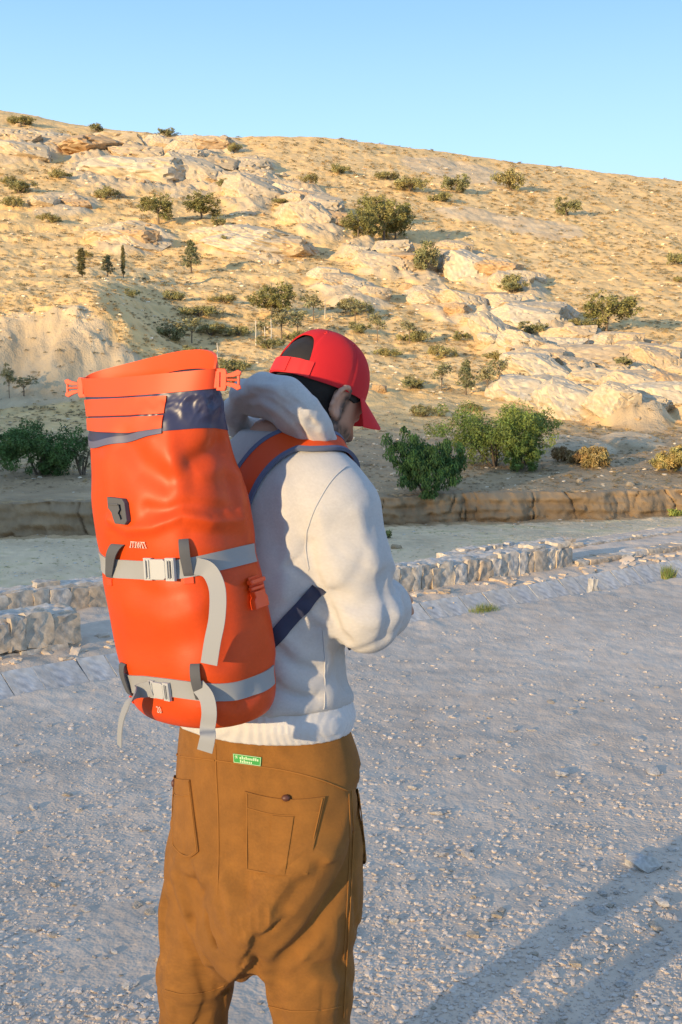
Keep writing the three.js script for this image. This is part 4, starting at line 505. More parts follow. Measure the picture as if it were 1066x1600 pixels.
  mesh('label_emblem', move(mergeGeometries([0, 60, 120].map((a) => { const c = Math.cos(a * Math.PI / 180), n = Math.sin(a * Math.PI / 180); return tube([-1, 0, 1].map((q) => lab(.125 + q * c * .06, .32 + q * n * .22, .0024)), .0006, 6, 4); })), feet), M.labelPrint, lm);
  for (const L of [legR, legL]) { const e = L[L.length - 1], f = [Math.sin(.6), 0, -Math.cos(.6)]; const sh = (x, y, z) => { let d = smin(capD(x, y, z, [e[0] - f[0] * .05, .055, e[2] - f[2] * .05], [e[0] + f[0] * .15, .04, e[2] + f[2] * .15], .045, .038), capD(x, y, z, [e[0], .06, e[2]], [e[0], .12, e[2]], .045, .048), .04); return Math.max(d, .02 - y); };
    const s = mesh('shoe', move(surface(sh, [e[0] - .16, 0, e[2] - .24], [e[0] + .2, .2, e[2] + .14], .007), feet), M.shoe, man);
    const so = (x, y, z) => Math.max(capD(x, .04, z, [e[0] - f[0] * .05, .04, e[2] - f[2] * .05], [e[0] + f[0] * .15, .04, e[2] + f[2] * .15], .050, .044), y - .024, .002 - y);
    mesh('sole', move(surface(so, [e[0] - .16, -.02, e[2] - .24], [e[0] + .22, .06, e[2] + .14], .006), feet), M.sole, s); }
}
// head, bent forward
const headM = new THREE.Matrix4().makeTranslation(at(500, 619, 2.17)).multiply(new THREE.Matrix4().makeRotationY(-46 * Math.PI / 180)).multiply(new THREE.Matrix4().makeRotationX(-27 * Math.PI / 180)).multiply(new THREE.Matrix4().makeRotationZ(-3 * Math.PI / 180)).multiply(new THREE.Matrix4().makeScale(.91, .91, .91));
const toHead = headM.clone().invert(), hv = V();
const skullD = (x, y, z) => { let d = smin(ellD(x, y, z, [0, .030, .014], [.075, .088, .096]), ellD(x, y, z, [0, -.040, -.034], [.058, .084, .064]), .04); d = smin(d, capD(x, y, z, [0, -.108, -.070], [0, -.108, -.076], .024, .022), .03); d = smin(d, capD(x, y, z, [-.05, -.075, -.01], [-.02, -.105, -.065], .022, .02), .03); return smin(d, capD(x, y, z, [.05, -.075, -.01], [.02, -.105, -.065], .022, .02), .03); };
const earRim = []; for (let i = 0; i <= 9; i++) { const a = (-150 + i * 30) * Math.PI / 180; earRim.push([.082 + .006 * Math.cos(a + .6) + .002, -.012 + .031 * Math.sin(a) * -1, .016 + .019 * Math.cos(a) + .004 * Math.sin(a)]); }
const earD = (x, y, z) => { let d = ellD(x, y, z, [.077, -.014, .014], [.008, .030, .018]); for (let i = 0; i + 1 < earRim.length; i++) d = smin(d, capD(x, y, z, earRim[i], earRim[i + 1], .0046, .0046), .005); d = smin(d, capD(x, y, z, [.080, -.044, .004], [.078, -.034, .006], .008, .006), .01); return smax(d, -ellD(x, y, z, [.086, -.014, .008], [.008, .016, .009]), .006); };
const headD = (x, y, z) => { let d = skullD(x, y, z); d = smin(d, capD(x, y, z, [0, .0, -.093], [0, -.040, -.112], .008, .013), .016); d = smin(d, capD(x, y, z, [-.034, .014, -.080], [.034, .014, -.080], .011, .011), .02);
  for (const s of [-1, 1]) { d = smax(d, -ellD(x, y, z, [s * .031, -.006, -.104], [.017, .011, .016]), .012); d = Math.min(d, ellD(x, y, z, [s * .031, -.006, -.081], [.012, .012, .012])); }
  d = smin(d, capD(x, y, z, [-.017, -.074, -.094], [.017, -.074, -.094], .006, .006), .010); d = smin(d, capD(x, y, z, [-.014, -.085, -.092], [.014, -.085, -.092], .007, .007), .010);
  return smin(d, Math.min(earD(x, y, z), earD(-x, y, z)), .008); };
const neckA = V(0, -.070, .034).applyMatrix4(headM), neckB = at(452, 690, 2.12);
{ const col = (g, fn) => { const p = g.attributes.position, c = new Float32Array(p.count * 3); for (let i = 0; i < p.count; i++) { const q = fn(p.getX(i), p.getY(i), p.getZ(i)); c.set(q, i * 3); } g.setAttribute('color', new THREE.BufferAttribute(c, 3)); return g; };
  const skin = [.46, .255, .165], beard = [.035, .024, .018];
  const nl = neckB.clone().applyMatrix4(toHead), na = [0, -.070, .034];
  const hg = surface((x, y, z) => smin(headD(x, y, z), capD(x, y, z, na, [nl.x, nl.y, nl.z], .054, .062), .03), [-.12, -.22, -.14], [.12, .14, .17], .0036);
  col(hg, (x, y, z) => { const n = fbm(x * 90, y * 90, z * 90, 2), jaw = sst(-.035, -.060, y + .10 * (z + .02)) * sst(.020, -.005, z) * (1 - Math.exp(-((x / .016) ** 2 + ((y + .08) / .010) ** 2))) , burn = sst(.012, .002, z) * sst(-.028, -.012, z) * sst(-.08, -.05, y) * sst(.05, .04, -Math.abs(x) + .095); const m = clamp(Math.max(jaw * sst(-.15, -.13, y), burn) * (.9 + n), 0, .95); const v = 1 + .12 * n; return skin.map((s, k) => lerp(s * v * (k ? 1 : 1.02), beard[k], m)); });
  hg.applyMatrix4(headM);
  const hand = (w, palm, up, side) => { // wrist, palm end, knuckle direction
    const W = V(...w), Pm = V(...palm), d = Pm.clone().sub(W).normalize(), s = V(...side).normalize(), u = s.clone().cross(d).normalize().multiplyScalar(up), ch = [];
    const q = (a, b, c) => { const v = W.clone().addScaledVector(d, a).addScaledVector(s, b).addScaledVector(u, c); return [v.x, v.y, v.z]; };
    [[-.03, .078, .064], [-.01, .084, .072], [.011, .082, .068], [.030, .074, .054]].forEach(([o, st, len]) => ch.push([[...q(st - .02, o, 0), .0105], [...q(st + len * .38, o * 1.08, -.010), .0095], [...q(st + len * .62, o * 1.08, -.032), .0088], [...q(st + len * .55, o * 1.05, -.052), .0082]]));
    ch.push([[...q(.020, .030, -.004), .013], [...q(.045, .052, -.018), .0105], [...q(.072, .052, -.034), .0092]]);
    const f = (x, y, z) => { let e = capD(x, y, z, q(-.06, 0, 0), q(.0, 0, 0), .029, .026); e = smin(e, capD(x, y, z, q(.02, -.022, 0), q(.075, -.026, 0), .017, .014), .012); e = smin(e, capD(x, y, z, q(.02, .0, 0), q(.08, .002, 0), .017, .014), .012); e = smin(e, capD(x, y, z, q(.02, .018, 0), q(.072, .026, 0), .017, .014), .014); for (const c of ch) e = smin(e, chainD(x, y, z, c, .004), .005); return e; };
    const lo = [0, 1, 2].map((i) => Math.min(W.getComponent(i), Pm.getComponent(i)) - .17), hi = [0, 1, 2].map((i) => Math.max(W.getComponent(i), Pm.getComponent(i)) + .17);
    return col(surface(f, lo, hi, .0040), (x, y, z) => skin.map((c) => c * (1 + .1 * nz(x * 80, y * 80, z * 80)))); };
  const wr = foreR[2], wl = foreL[2];
  const hands = [hand([wr[0], wr[1] + .002, wr[2] - .02], pt(608, 930, 2.32), 1, [.55, .5, .6]), hand([wl[0] + .02, wl[1], wl[2] - .01], pt(580, 925, 2.40), -1, [.2, .8, .5])];
  const inside = (x, y, z) => { let d = torsoF(x, y, z) + .022; d = smin(d, Math.min(chainD(x, y, z, armR, .03), chainD(x, y, z, foreR, .03), chainD(x, y, z, armL, .03), chainD(x, y, z, foreL, .03)) + .016, .03); d = Math.min(d, smin(pelvisF(x, y, z), Math.min(chainD(x, y, z, legR, .03), chainD(x, y, z, legL, .03)), .04) + .024); return smin(d, capD(x, y, z, [neckB.x, neckB.y - .03, neckB.z], [neckB.x, neckB.y, neckB.z], .062, .060), .04); };
  const core = col(surface(inside, [-.42, .08, -2.52], [.2, 1.56, -1.8], .012), () => skin);
  mesh('body', move(mergeGeometries([hg, core, ...hands]), feet), M.skin, man);
  const hairF = (x, y, z) => Math.max(skullD(x, y, z) - .0045 - .0025 * fbm(x * 70, y * 70, z * 70, 2) + .001 * sst(.05, .09, y), -.052 + .010 * nz(x * 30, 2, z * 30) - y, -.062 + .55 * sst(.03, -.02, y) * .10 - z * 1.0 - .0, (z < .004 && y < .005) ? .004 - z - .5 * (y + .0) * 0 : -1, -(skullD(x, y, z) + .010));
  const hr = surface(hairF, [-.11, -.09, -.13], [.11, .15, .14], .0038); hr.applyMatrix4(headM); mesh('hair', move(hr, feet), M.hair, man);
}
// baseball cap
{ const cap = new THREE.Group(); cap.name = 'baseball_cap'; man.add(cap);
  const C = [0, .030, .012], R = [.0885, .100, .1075], rimY = (z) => .010 - z * .16, AW = .62;
  const cp = (az, y01, o) => { // az 0 at the back; y01 0 rim .. 1 top
    const x0 = Math.sin(az), z0 = Math.cos(az), e = y01 * Math.PI / 2, ce = Math.cos(e) ** .80, se = Math.sin(e) ** .95, ry = rimY(z0 * .1) - C[1];
    const k = Math.abs(((az / (Math.PI / 3) + .5) % 1 + 1) % 1 - .0), seam = Math.exp(-((Math.min(k, 1 - k) * Math.PI / 3 * ce / .03) ** 2)) * .0012;
    const bulge = 1 + .02 * Math.sin(y01 * 3) + .012 * fbm(x0 * 2.2, z0 * 2.2, y01 * 2.5, 2), r = bulge - (seam - o) / .095;
    return [C[0] + R[0] * x0 * ce * r, C[1] + ry * (1 - se) + (R[1] * r) * se, C[2] + R[2] * z0 * ce * r]; };
  const open = (az) => { const a = Math.abs(az) / AW; return a >= 1 ? 0 : .50 * (1 - a ** 3.2) ** .5; };
  const azs = []; { const n = 120; for (let i = 0; i <= n; i++) azs.push(-Math.PI + 2 * Math.PI * i / n); for (const s of [-1, 1]) for (let i = 0; i < 14; i++) azs.push(s * AW * (1 - .00001 - .12 * (i / 14) ** 2)); azs.push(-AW * 1.0001, AW * 1.0001); azs.sort((a, b) => a - b); }
  const N = azs.length - 1, xf = (g) => { g.applyMatrix4(headM); return move(g, feet); };
  const crown = sheet((s, t, o) => { const az = azs[Math.round(s * N)]; return cp(az, lerp(open(az), .999, t), o); }, N, 34, -.0022, 0);
  mesh('crown', xf(cylUV(crown, 0, 0, Math.PI, .1)), M.cap, cap);
  mesh('strap', xf(sheet((s, t, o) => cp(lerp(-AW - .08, AW + .10, s), lerp(.002, .150, t), o), 30, 4, .0005, .0026)), M.capStrap, cap);
  mesh('strap_end', xf(sheet((s, t, o) => { const w = 1 - .15 * s; return cp(lerp(.18, -AW * .98, 1 - s) * 1 , lerp(.010, .142, t), o); }, 20, 4, .003, .0044)), M.capStrap, cap);
  mesh('button', xf(new THREE.SphereGeometry(.008, 16, 8).scale(1, .5, 1).translate(0, C[1] + R[1] * 1.02, C[2])), M.cap, cap);
  for (let i = 0; i < 6; i++) mesh('eyelet', xf(new THREE.TorusGeometry(.0035, .0011, 6, 12).lookAt(V(Math.sin(i * Math.PI / 3 + .52), .8, Math.cos(i * Math.PI / 3 + .52))).translate(...cp(i * Math.PI / 3 + .52, .62, .0006))), M.capStrap, cap);
  const brim = sheet((s, t, o) => { const q = s * 2 - 1, az = Math.PI + q * 1.12, b = cp(az, .02, -.001); const f = .070 * (1 - .55 * q * q * q * q) * t; return [b[0] * (1 + .10 * t), b[1] - .016 * t - .030 * q * q * t * 1 + o - .006 * t * t, b[2] - f]; }, 40, 14, -.0016, .0016);
  mesh('brim', xf(brim), M.cap, cap);
}
// ---------------------------------------------------------------- the roll-top backpack
const PK = { f: 39 * Math.PI / 180, L: .578 };
const packBase = at(318, 1118, 1.885).addScaledVector(V(-Math.sin(39 * Math.PI / 180), 0, Math.cos(39 * Math.PI / 180)), -.008);
const bR = V(Math.cos(PK.f), 0, Math.sin(PK.f)), bB = V(-Math.sin(PK.f), 0, Math.cos(PK.f));
const bY = V(0, 1, 0).addScaledVector(bB, .055).addScaledVector(bR, -.045).normalize(), bZ = bB.clone().addScaledVector(bY, -bB.dot(bY)).normalize(), bX = bY.clone().cross(bZ);
const packM = new THREE.Matrix4().makeBasis(bX, bY, bZ).setPosition(packBase), packInv = packM.clone().invert();
const pack = thing('backpack', 'orange waterproof roll-top backpack worn on the person\'s back, top left open', 'backpack');
pack.applyMatrix4(packM); pack.updateMatrixWorld();
const bagTex = { map: noiseTex(512, (u, v) => { const n = .93 + .12 * tileNoise(u, v, 6, 4, 21) + .06 * tileNoise(u, v, 60, 2, 2); return [n, n, n]; }, true), roughnessMap: noiseTex(256, (u, v) => .80 + .5 * tileNoise(u, v, 8, 4, 12)), bumpMap: noiseTex(256, (u, v) => .5 + .5 * tileNoise(u, v, 50, 2, 4)), bumpScale: .0004 };
for (const k of ['map', 'roughnessMap']) bagTex[k].repeat.set(.35, 3); bagTex.bumpMap.repeat.set(2, 16);
const PM = {
  orange: new THREE.MeshPhysicalMaterial({ color: lin(.68, .068, .005), roughness: .62, specularIntensity: .6, side: THREE.DoubleSide, ...bagTex }),
  band: std(lin(.70, .068, .008), .55), navy: new THREE.MeshPhysicalMaterial({ color: lin(.030, .032, .075), roughness: .38, side: THREE.DoubleSide }),
  grey: std(lin(.27, .275, .275), .7, { bumpMap: weave, bumpScale: .0008 }), paleGrey: std(lin(.40, .405, .395), .42), dark: std(lin(.075, .078, .085), .75),
  slate: std(lin(.085, .105, .17), .8), navyWeb: std(lin(.022, .027, .060), .8), plastic: std(lin(.74, .066, .010), .32), print: std(lin(.80, .72, .66), .5),
};
const HW = [[0, .086], [.006, .108], [.016, .119], [.032, .126], [.06, .1300], [.12, .1325], [.25, .1340], [.36, .133], [.42, .128], [.48, .136], [.53, .147], [.578, .159]];
const HD = [[0, .060], [.006, .080], [.016, .091], [.032, .099], [.06, .104], [.12, .106], [.25, .106], [.36, .105], [.42, .098], [.48, .083], [.53, .064], [.578, .050]];
const EX = [[0, 2.3], [.1, 2.9], [.38, 2.7], [.48, 2.2], [.578, 1.85]];
const vTop = (th) => { const s = -Math.sin(th), c = Math.cos(th); return PK.L + (s > 0 ? .030 * s ** .7 * (1 + .45 * c) : -.004 * s * s); };
const sgp = (x, p) => Math.sign(x) * Math.abs(x) ** p;
const packFolds = [];
function bagRaw(th, v) { const hw = table3(HW, v), hd = table3(HD, v), e = 2 / table(EX, v), c = sgp(Math.cos(th), e), s = sgp(Math.sin(th), e); return [hw * c - .125 * v, v, hd * s]; }
function bag(th, v, o = 0) {
  const e = .02, p = bagRaw(th, v), a = bagRaw(th + e, v), b = bagRaw(th - e, v), c = bagRaw(th, v + .004), d = bagRaw(th, Math.max(v - .004, 0));
  const t = [a[0] - b[0], a[1] - b[1], a[2] - b[2]], u = [c[0] - d[0], c[1] - d[1], c[2] - d[2]];
  let n = [u[1] * t[2] - u[2] * t[1], u[2] * t[0] - u[0] * t[2], u[0] * t[1] - u[1] * t[0]]; const l = Math.hypot(...n) || 1; n = n.map((q) => q / l); if (n[0] * (p[0] + .125 * v) + n[2] * p[2] < 0) n = n.map((q) => -q);
  let h = o; for (const q of packFolds) { let m = 9; for (let i = 0; i + 1 < q.p.length; i++) { const s = capD(...p, q.p[i], q.p[i + 1], 0, 0); if (s < m) m = s; } const x = m / q.w; if (x < 2.4) h += q.h * Math.exp(-x * x); }
  const tight = Math.exp(-(((v - V1) / .022) ** 2)) + Math.exp(-(((v - V2) / .022) ** 2));
  h += .0045 * fbm(p[0] * 9, v * 7, p[2] * 9, 2) * sst(0, .05, v) * (1 - .6 * tight) - .0035 * tight;
  return [p[0] + n[0] * h, p[1] + n[1] * h, p[2] + n[2] * h];
}
let V1 = -1, V2 = -1;
const rayCast = new THREE.Raycaster();
function loftMesh(fn, v0, v1, nt, nv) { const P = [], U = [], I = []; for (let j = 0; j <= nv; j++) for (let i = 0; i <= nt; i++) { const th = -Math.PI / 2 + 2 * Math.PI * i / nt, v = lerp(v0, v1, j / nv); P.push(...fn(th, v)); U.push(th, v); if (i && j) { const o = j * (nt + 1) + i, q = o - nt - 1; I.push(q - 1, o - 1, q, q, o - 1, o); } } const g = new THREE.BufferGeometry(); g.setAttribute('position', new THREE.Float32BufferAttribute(P, 3)); g.setAttribute('uv', new THREE.Float32BufferAttribute(U, 2)); g.setIndex(I); g.computeVertexNormals();
  const n = g.attributes.normal; for (let j = 0; j <= nv; j++) { const a = j * (nt + 1), b = a + nt; const x = n.getX(a) + n.getX(b), y = n.getY(a) + n.getY(b), z = n.getZ(a) + n.getZ(b), l = Math.hypot(x, y, z); n.setXYZ(a, x / l, y / l, z / l); n.setXYZ(b, x / l, y / l, z / l); } return g; }
const probe = new THREE.Mesh(loftMesh(bagRaw, 0, PK.L, 160, 120), new THREE.MeshBasicMaterial({ side: THREE.DoubleSide })); probe.matrixAutoUpdate = false; probe.matrixWorld.copy(packM);
function onBag(px, py) { const dir = ray(px, py).normalize(); rayCast.set(camera.position, dir); const h = rayCast.intersectObject(probe)[0]; if (!h) return onBag(px + (px < 300 ? 3 : -3), py + (py > 1080 ? -2 : 0)); return { th: h.uv.x, v: h.uv.y }; }
V1 = onBag(240, 888).v; V2 = onBag(245, 1077).v;
for (const [pts, h, w] of [
  [[[195, 690], [222, 730], [262, 752], [300, 748]], -.008, .024], [[[300, 722], [330, 705], [350, 690]], -.008, .016], [[[240, 690], [262, 720], [295, 735]], .006, .022], [[[318, 742], [350, 728], [372, 742]], .005, .016],
  [[[175, 812], [200, 828], [240, 824], [285, 804], [330, 816], [378, 812]], .0075, .0105], [[[230, 796], [262, 800], [300, 790], [350, 796]], -.006, .014], [[[300, 834], [340, 836], [380, 838]], -.004, .014],
  [[[340, 660], [352, 720], [368, 790]], -.006, .018], [[[262, 660], [268, 700], [280, 760]], .005, .016],
  [[[200, 950], [250, 968], [300, 955]], .004, .024], [[[190, 1000], [240, 1020], [300, 1005]], -.003, .024], [[[220, 920], [260, 935], [310, 925]], -.003, .018], [[[340, 900], [352, 960], [350, 1030]], -.004, .020], [[[345, 1095], [370, 1105], [395, 1085]], -.004, .014],
  [[[165, 720], [170, 780], [168, 830]], .003, .018]])
  packFolds.push({ p: pts.map(([px, py]) => { const q = onBag(px, py); return bagRaw(q.th, q.v); }), h, w });
const VC = .484;                                   // where the dark collar starts
const wave = (th) => VC + .007 * Math.sin(th * 2.1 + .6) - .010 * Math.exp(-(((th - 2.2) / .5) ** 2));
const bodyG = loftMesh((th, v) => bag(th, v / VC * wave(th)), 0, VC, 260, 170);
{ const bot = new THREE.BufferGeometry(), P = [0, .001, 0], I = []; for (let i = 0; i <= 80; i++) { const th = -Math.PI / 2 + 2 * Math.PI * i / 80; P.push(...bag(th, 0)); if (i) I.push(0, i + 1, i); } bot.setAttribute('position', new THREE.Float32BufferAttribute(P, 3)); bot.setAttribute('uv', new THREE.Float32BufferAttribute(new Float32Array(P.length / 3 * 2), 2)); bot.setIndex(I); bot.computeVertexNormals();
  mesh('bag_body', mergeGeometries([bodyG, bot]), PM.orange, pack); }
// collar: thin dark fabric, crumpled
const crumple = (th, v) => .007 * sst(VC, .52, v) * (1 - .9 * sst(.53, .565, v)) * (ridged(Math.cos(th) * 2.4, v * 22, Math.sin(th) * 2.4, 3) - .35) * (.35 + .65 * sst(1.75, 1.2, Math.abs(th)));
const collar = mesh('roll_top_collar', loftMesh((th, q) => { const v = lerp(wave(th) - .004, vTop(th) - .002, (q - VC) / (PK.L - VC)); return bag(th, v, .0012 + crumple(th, v)); }, VC, PK.L, 240, 40), PM.navy, pack);
const cA = onBag(262, 612).th, cL = Math.PI * 1.02;
const bandPatch = (t0, t1, v0, v1, o0, o1, ns = 60) => sheet((s, t, o) => { const th = lerp(t0, t1, s); const v = lerp(typeof v0 === 'function' ? v0(th) : v0, typeof v1 === 'function' ? v1(th) : v1, t); return bag(th, v, o + crumple(th, v) * .6); }, ns, 6, o0, o1);
mesh('rim_band', sheet((s, t, o) => (() => { const th = lerp(cL + 2 * Math.PI, cL, s); return bag(th, lerp(vTop(th) - .031, vTop(th), t), o); })(), 200, 6, -.0012, .0034), PM.band, pack);
mesh('stiffener_band', bandPatch(cL, cA, .512, .540, .001, .0045), PM.band, pack);
mesh('stiffener_band', bandPatch(cL, cA, (th) => .488 + .002 * Math.sin(th * 3), .509, .001, .0045), PM.band, pack);
mesh('edge_tape', bandPatch(cL, cA, (th) => wave(th) - .007, (th) => wave(th) + .004, .001, .003), std(lin(.10, .10, .15), .5), pack);
// frame at a place of the bag: x to the right, y up, z outward
function bagFrame(th, v, o = 0) { const p = V(...bag(th, v, o)), r = V(...bag(th - .04, v, o)).sub(V(...bag(th + .04, v, o))).normalize(), u0 = V(...bag(th, v + .006, o)).sub(V(...bag(th, v - .006, o))).normalize(), n = r.clone().cross(u0).normalize(), u = n.clone().cross(r); return new THREE.Matrix4().makeBasis(r, u, n).setPosition(p); }
const extr = (pts, depth, bev = .0008, holes = []) => { const s = new THREE.Shape(pts.map(([x, y]) => new THREE.Vector2(x, y))); for (const h of holes) s.holes.push(new THREE.Path(h.map(([x, y]) => new THREE.Vector2(x, y)))); return new THREE.ExtrudeGeometry(s, { depth, bevelEnabled: true, bevelSize: bev, bevelThickness: bev, bevelSegments: 2, curveSegments: 6 }); };
const rbox = (w, h, d, r, x = 0, y = 0, z = 0) => new RoundedBoxGeometry(w, h, d, 3, r).translate(x, y, z);
// two grey compression straps
const strapSpan = [[V1, 'upper'], [V2, 'lower']].map(([v]) => v);
const straps = strapSpan.map((v, k) => mesh('compression_strap', sheet((s, t, o) => { const th = lerp(3.45, -.42, s); return bag(th, v + (t - .5) * .030 + (k ? -.006 : .004) * Math.sin(s * 9) - .004 * Math.exp(-(((th - 1.9) / .3) ** 2)), o); }, 150, 4, -.002, .0028), PM.grey, pack));
function buckle(parent, px, py, len, m, s = 1) {
  const q = onBag(px, py), F = bagFrame(q.th, q.v, .004); F.multiply(new THREE.Matrix4().makeScale(s, s, s)); const add = (name, g, mat) => { g.applyMatrix4(F); return mesh(name, g, mat, parent); };
  const b = add('buckle', extr([[-.016, -.0155], [.009, -.0155], [.012, -.0125], [.012, .0125], [.009, .0155], [-.016, .0155], [-.0135, .009], [-.0125, 0], [-.0135, -.009]], .006), m);
  for (const x of [-.0245, -.0185]) add('buckle_bar', rbox(.0036, .031, .007, .0015, x, 0, .004), PM.paleGrey); add('buckle_frame', extr([[-.0275, -.017], [-.0145, -.017], [-.0145, .017], [-.0275, .017]], .0045, .0008, [[[-.0255, -.0135], [-.0165, -.0135], [-.0165, .0135], [-.0255, .0135]]]), m);
  add('buckle_frame', extr([[.0135, -.0175], [.0285, -.0175], [.0285, .0175], [.0135, .0175]], .0055, .0008, [[[.0155, -.014], [.0265, -.014], [.0265, .014], [.0155, .014]]]), m);
  for (const x of [.0165, .021, .0262]) add('buckle_bar', rbox(.0030, .030, .006, .0013, x, 0, .0045), x > .018 && x < .024 ? PM.grey : m);
}
buckle(straps[0], 251, 889, 0, PM.paleGrey, 1); buckle(straps[1], 251, 1078, 0, PM.paleGrey, .82);
// dark loops over the straps
for (const [x0, y0, x1, y1, x2, y2] of [[184, 850, 178, 870, 173, 902], [287, 842, 290, 868, 295, 900], [194, 1036, 198, 1060, 206, 1086], [305, 1037, 308, 1060, 314, 1093]]) {
  const a = onBag(x0, y0), b = onBag(x1, y1), c = onBag(x2, y2), w = .0078; const path = (s) => s < .5 ? [lerp(a.th, b.th, s * 2), lerp(a.v, b.v, s * 2)] : [lerp(b.th, c.th, s * 2 - 1), lerp(b.v, c.v, s * 2 - 1)];
  mesh('attachment_loop', sheet((s, t, o) => { const [th, v] = path(s), lift = .0075 * Math.sin(Math.PI * s) ** .6, F = bag(th - (t - .5) * 2 * w / .10, v, o + lift); return F; }, 20, 4, .0012, .0030), PM.dark, pack);
  const q = onBag(x2, y2 + 7); const m = rbox(.016, .011, .002, .0008); m.applyMatrix4(bagFrame(q.th, q.v, .001)); mesh('loop_anchor', m, PM.plastic, pack); }
// loose strap tails
const wl = (px, py, d) => { const p = at(px, py, d).applyMatrix4(packInv); return [p.x, p.y, p.z]; };
const dirL = (x, y, z) => { const p = V(x, y, z).transformDirection(packInv); return [p.x, p.y, p.z]; };
const surfD = (px, py, o) => { const q = onBag(px, py); return bag(q.th, q.v, o); };
const wdir = dirL(.95, 0, .22);
mesh('strap_tail', ribbon([surfD(306, 884, .006), surfD(322, 890, .014), surfD(330, 915, .028), surfD(331, 960, .033), surfD(328, 1000, .032), surfD(326, 1033, .030)], [dirL(.3, 1, 0), dirL(.8, .55, .1), wdir, wdir, wdir, wdir], .0135, .0016), PM.grey, straps[0]);
mesh('strap_tail', ribbon([surfD(310, 1070, .006), surfD(324, 1085, .015), surfD(329, 1104, .022), surfD(328, 1122, .027), wl(325, 1150, 1.735), wl(320, 1174, 1.735)], [dirL(.3, 1, 0), dirL(.8, .5, .1), wdir, wdir, wdir, wdir], .0125, .0016), PM.grey, straps[1]);
{ const n = dirL(.45, .1, .9); mesh('strap_tail', ribbon([surfD(240, 1074, .010), surfD(224, 1077, .018), wl(207, 1090, 1.80), wl(194, 1112, 1.805), wl(188, 1138, 1.81), wl(187, 1166, 1.81)], [dirL(0, 1, .1), dirL(.1, 1, .3), dirL(.5, .6, .6), n, n, n], .0125, .0016), PM.grey, straps[1]); }
// buckle ends on the rim
for (const [sgn, px, py] of [[-1, 118, 588], [1, 336, 577]]) {
  const th = sgn < 0 ? Math.PI : 0, p = V(...bag(th, .561, .002)), X = V(...dirL(sgn, sgn < 0 ? -.04 : -.02, sgn < 0 ? -.1 : .15)).normalize(), Z = V(...dirL(0, .05, 1)); Z.addScaledVector(X, -Z.dot(X)).normalize(); const Y = Z.clone().cross(X), F = new THREE.Matrix4().makeBasis(X, Y, Z).setPosition(p);
  const grp = new THREE.Group(); grp.name = 'rim_buckle'; pack.add(grp); const add = (n, g) => { g.applyMatrix4(F); return mesh(n, g, PM.plastic, grp); };
  add('webbing', rbox(.010, .028, .004, .0015, .002, 0, 0)); add('base_bar', extr([[.004, -.0165], [.0165, -.0165], [.0185, -.012], [.0185, .012], [.0165, .0165], [.004, .0165]], .005, .0008, [[[.0075, -.012], [.0105, -.012], [.0105, .012], [.0075, .012]]]).translate(0, 0, -.0025));
  for (const s of [-1, 1]) add('prong', extr([[.018, s * .0080], [.030, s * .0115], [.037, s * .0155], [.042, s * .0130], [.041, s * .0085], [.030, s * .0050], [.018, s * .0045]].sort(() => 0), .005, .0006).translate(0, 0, -.0025));
  add('guide_pin', rbox(.020, .004, .004, .0015, .028, 0, 0)); add('prong_bridge', rbox(.004, .020, .004, .0015, .0385, 0, 0)); }
// dark hook high on the front
{ const q = onBag(190, 797), F = bagFrame(q.th, q.v, .002), hook = new THREE.Group(); hook.name = 'gear_hook'; pack.add(hook); const add = (n, g, m) => { g.applyMatrix4(F); return mesh(n, g, m, hook); };
  add('hook_plate', extr([[-.022, .020], [.012, .018], [.017, .012], [.021, -.016], [.016, -.021], [-.006, -.020], [-.010, -.012], [-.013, -.003], [-.021, .004]], .007, .0012, [[[.004, .010], [.010, .010], [.014, -.012], [.008, -.015], [.005, -.008], [.002, -.004], [.006, .002]]]), PM.dark);
  add('hook_slot', rbox(.016, .030, .002, .0008, .007, -.003, .003), PM.dark); add('hook_ridge', rbox(.024, .003, .003, .001, -.008, .010, .0085), PM.dark); }
// side buckle on the right flank
{ const q = onBag(396, 926), F = bagFrame(q.th, q.v, .003), sb = new THREE.Group(); sb.name = 'side_buckle'; pack.add(sb); F.multiply(new THREE.Matrix4().makeScale(1.25, 1, 1)); const add = (n, g, m) => { g.applyMatrix4(F); return mesh(n, g, m, sb); };
  add('buckle_shell', extr([[-.013, -.024], [.014, -.024], [.014, -.010], [.010, -.004], [.011, .002], [-.011, .002], [-.009, -.006], [-.013, -.012]], .009, .0012), PM.plastic); add('buckle_bar', rbox(.032, .008, .012, .003, 0, .019, .006), PM.plastic); add('buckle_bar', rbox(.028, .006, .008, .002, 0, .008, .004), PM.plastic); add('webbing', rbox(.022, .03, .003, .001, 0, .012, .001), PM.band); }
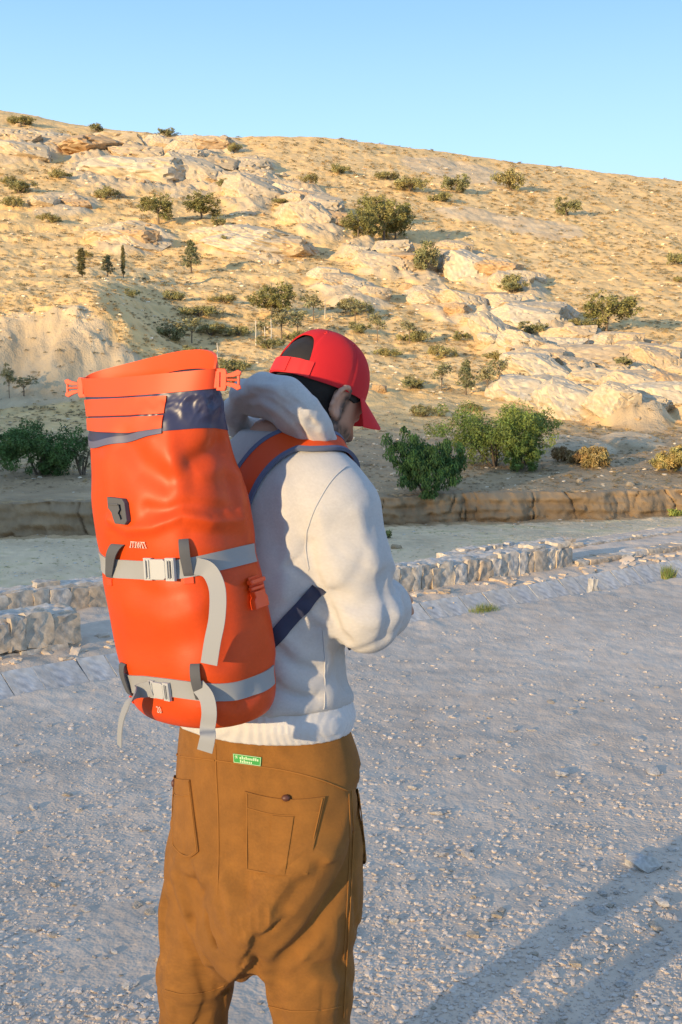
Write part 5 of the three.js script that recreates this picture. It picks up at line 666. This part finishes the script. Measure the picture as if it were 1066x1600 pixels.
// lettering on the front
{ const font = await new FontLoader().loadAsync('fonts/droid/droid_sans_bold.typeface.json');
  const put = (txt, px, py, w, h, slant, name) => { const q = onBag(px, py), F = bagFrame(q.th, q.v, .0028), g = new TextGeometry(txt, { font, size: 1, depth: 0, curveSegments: 3 }); g.computeBoundingBox(); const b = g.boundingBox, p = g.attributes.position; for (let i = 0; i < p.count; i++) { const y = (p.getY(i) - b.min.y) / (b.max.y - b.min.y) - .5, x = ((p.getX(i) - b.min.x) / (b.max.x - b.min.x) - .5) * w, k = slant * -x / w * 2 * y * h; p.setXYZ(i, x + k, y * h, -x * x * 1.5); } g.applyMatrix4(F); g.computeVertexNormals(); mesh(name, g, PM.print, pack); };
  put('ITIWIT', 217, 851, .037, .0105, .5, 'printed_logo'); put('20', 249, 1108, .0105, .012, 0, 'printed_number'); }
// shoulder strap over the right shoulder, and the webbing that returns under the arm
{ const toL = (g) => g.applyMatrix4(packInv);
  const onH = (p, o) => { for (let i = 0; i < 6; i++) { const d = hoodieF(...p), n = gradD(hoodieBase, ...p, .01); p = p.map((v, k) => v - n[k] * (d - o)); } return p; };
  const along = (mid, N = 60) => { const c = smoothPath(mid, N), w = c.map((p, i) => c[Math.min(N, i + 1)].clone().sub(c[Math.max(0, i - 1)]).cross(V(...gradD(hoodieBase, p.x, p.y, p.z, .01))).normalize());
    return (a, b, o0, o1) => toL(sheet((s, t, o) => { const i = Math.round(s * N), p = c[i].clone().addScaledVector(w[i], lerp(a, b, t)); return onH([p.x, p.y, p.z], o + .003); }, N, 8, o0, o1)); };
  const part = along([traceD(hoodieBase, 366, 800), traceD(hoodieBase, 378, 768), traceD(hoodieBase, 392, 742), traceD(hoodieBase, 412, 718), traceD(hoodieBase, 440, 698), traceD(hoodieBase, 470, 690), traceD(hoodieBase, 498, 696), pt(516, 710, 2.06), pt(528, 745, 2.13), pt(520, 800, 2.19)]);
  const st = mesh('shoulder_strap', part(-.026, .026, 0, .006), PM.orange, pack);
  for (const s of [-1, 1]) mesh('strap_edging', part(s > 0 ? .0245 : -.033, s > 0 ? .033 : -.0245, .001, .0075), PM.slate, st);
  const web = along([traceD(hoodieBase, 405, 1022), traceD(hoodieBase, 424, 1002), traceD(hoodieBase, 448, 974), traceD(hoodieBase, 472, 948), traceD(hoodieBase, 491, 928), traceD(hoodieBase, 497, 921)], 30);
  mesh('lower_strap_webbing', web(-.0125, .0125, 0, .0025), PM.navyWeb, pack);
  mesh('webbing_end', toL(ribbon([pt(541, 995, 1.985), pt(545, 1004, 1.985), pt(550, 1014, 1.985)], [[1, .3, 0], [1, .3, 0], [1, .3, 0]], .006, .002, 8)), PM.navyWeb, pack);
}
renderer.render(scene, camera);
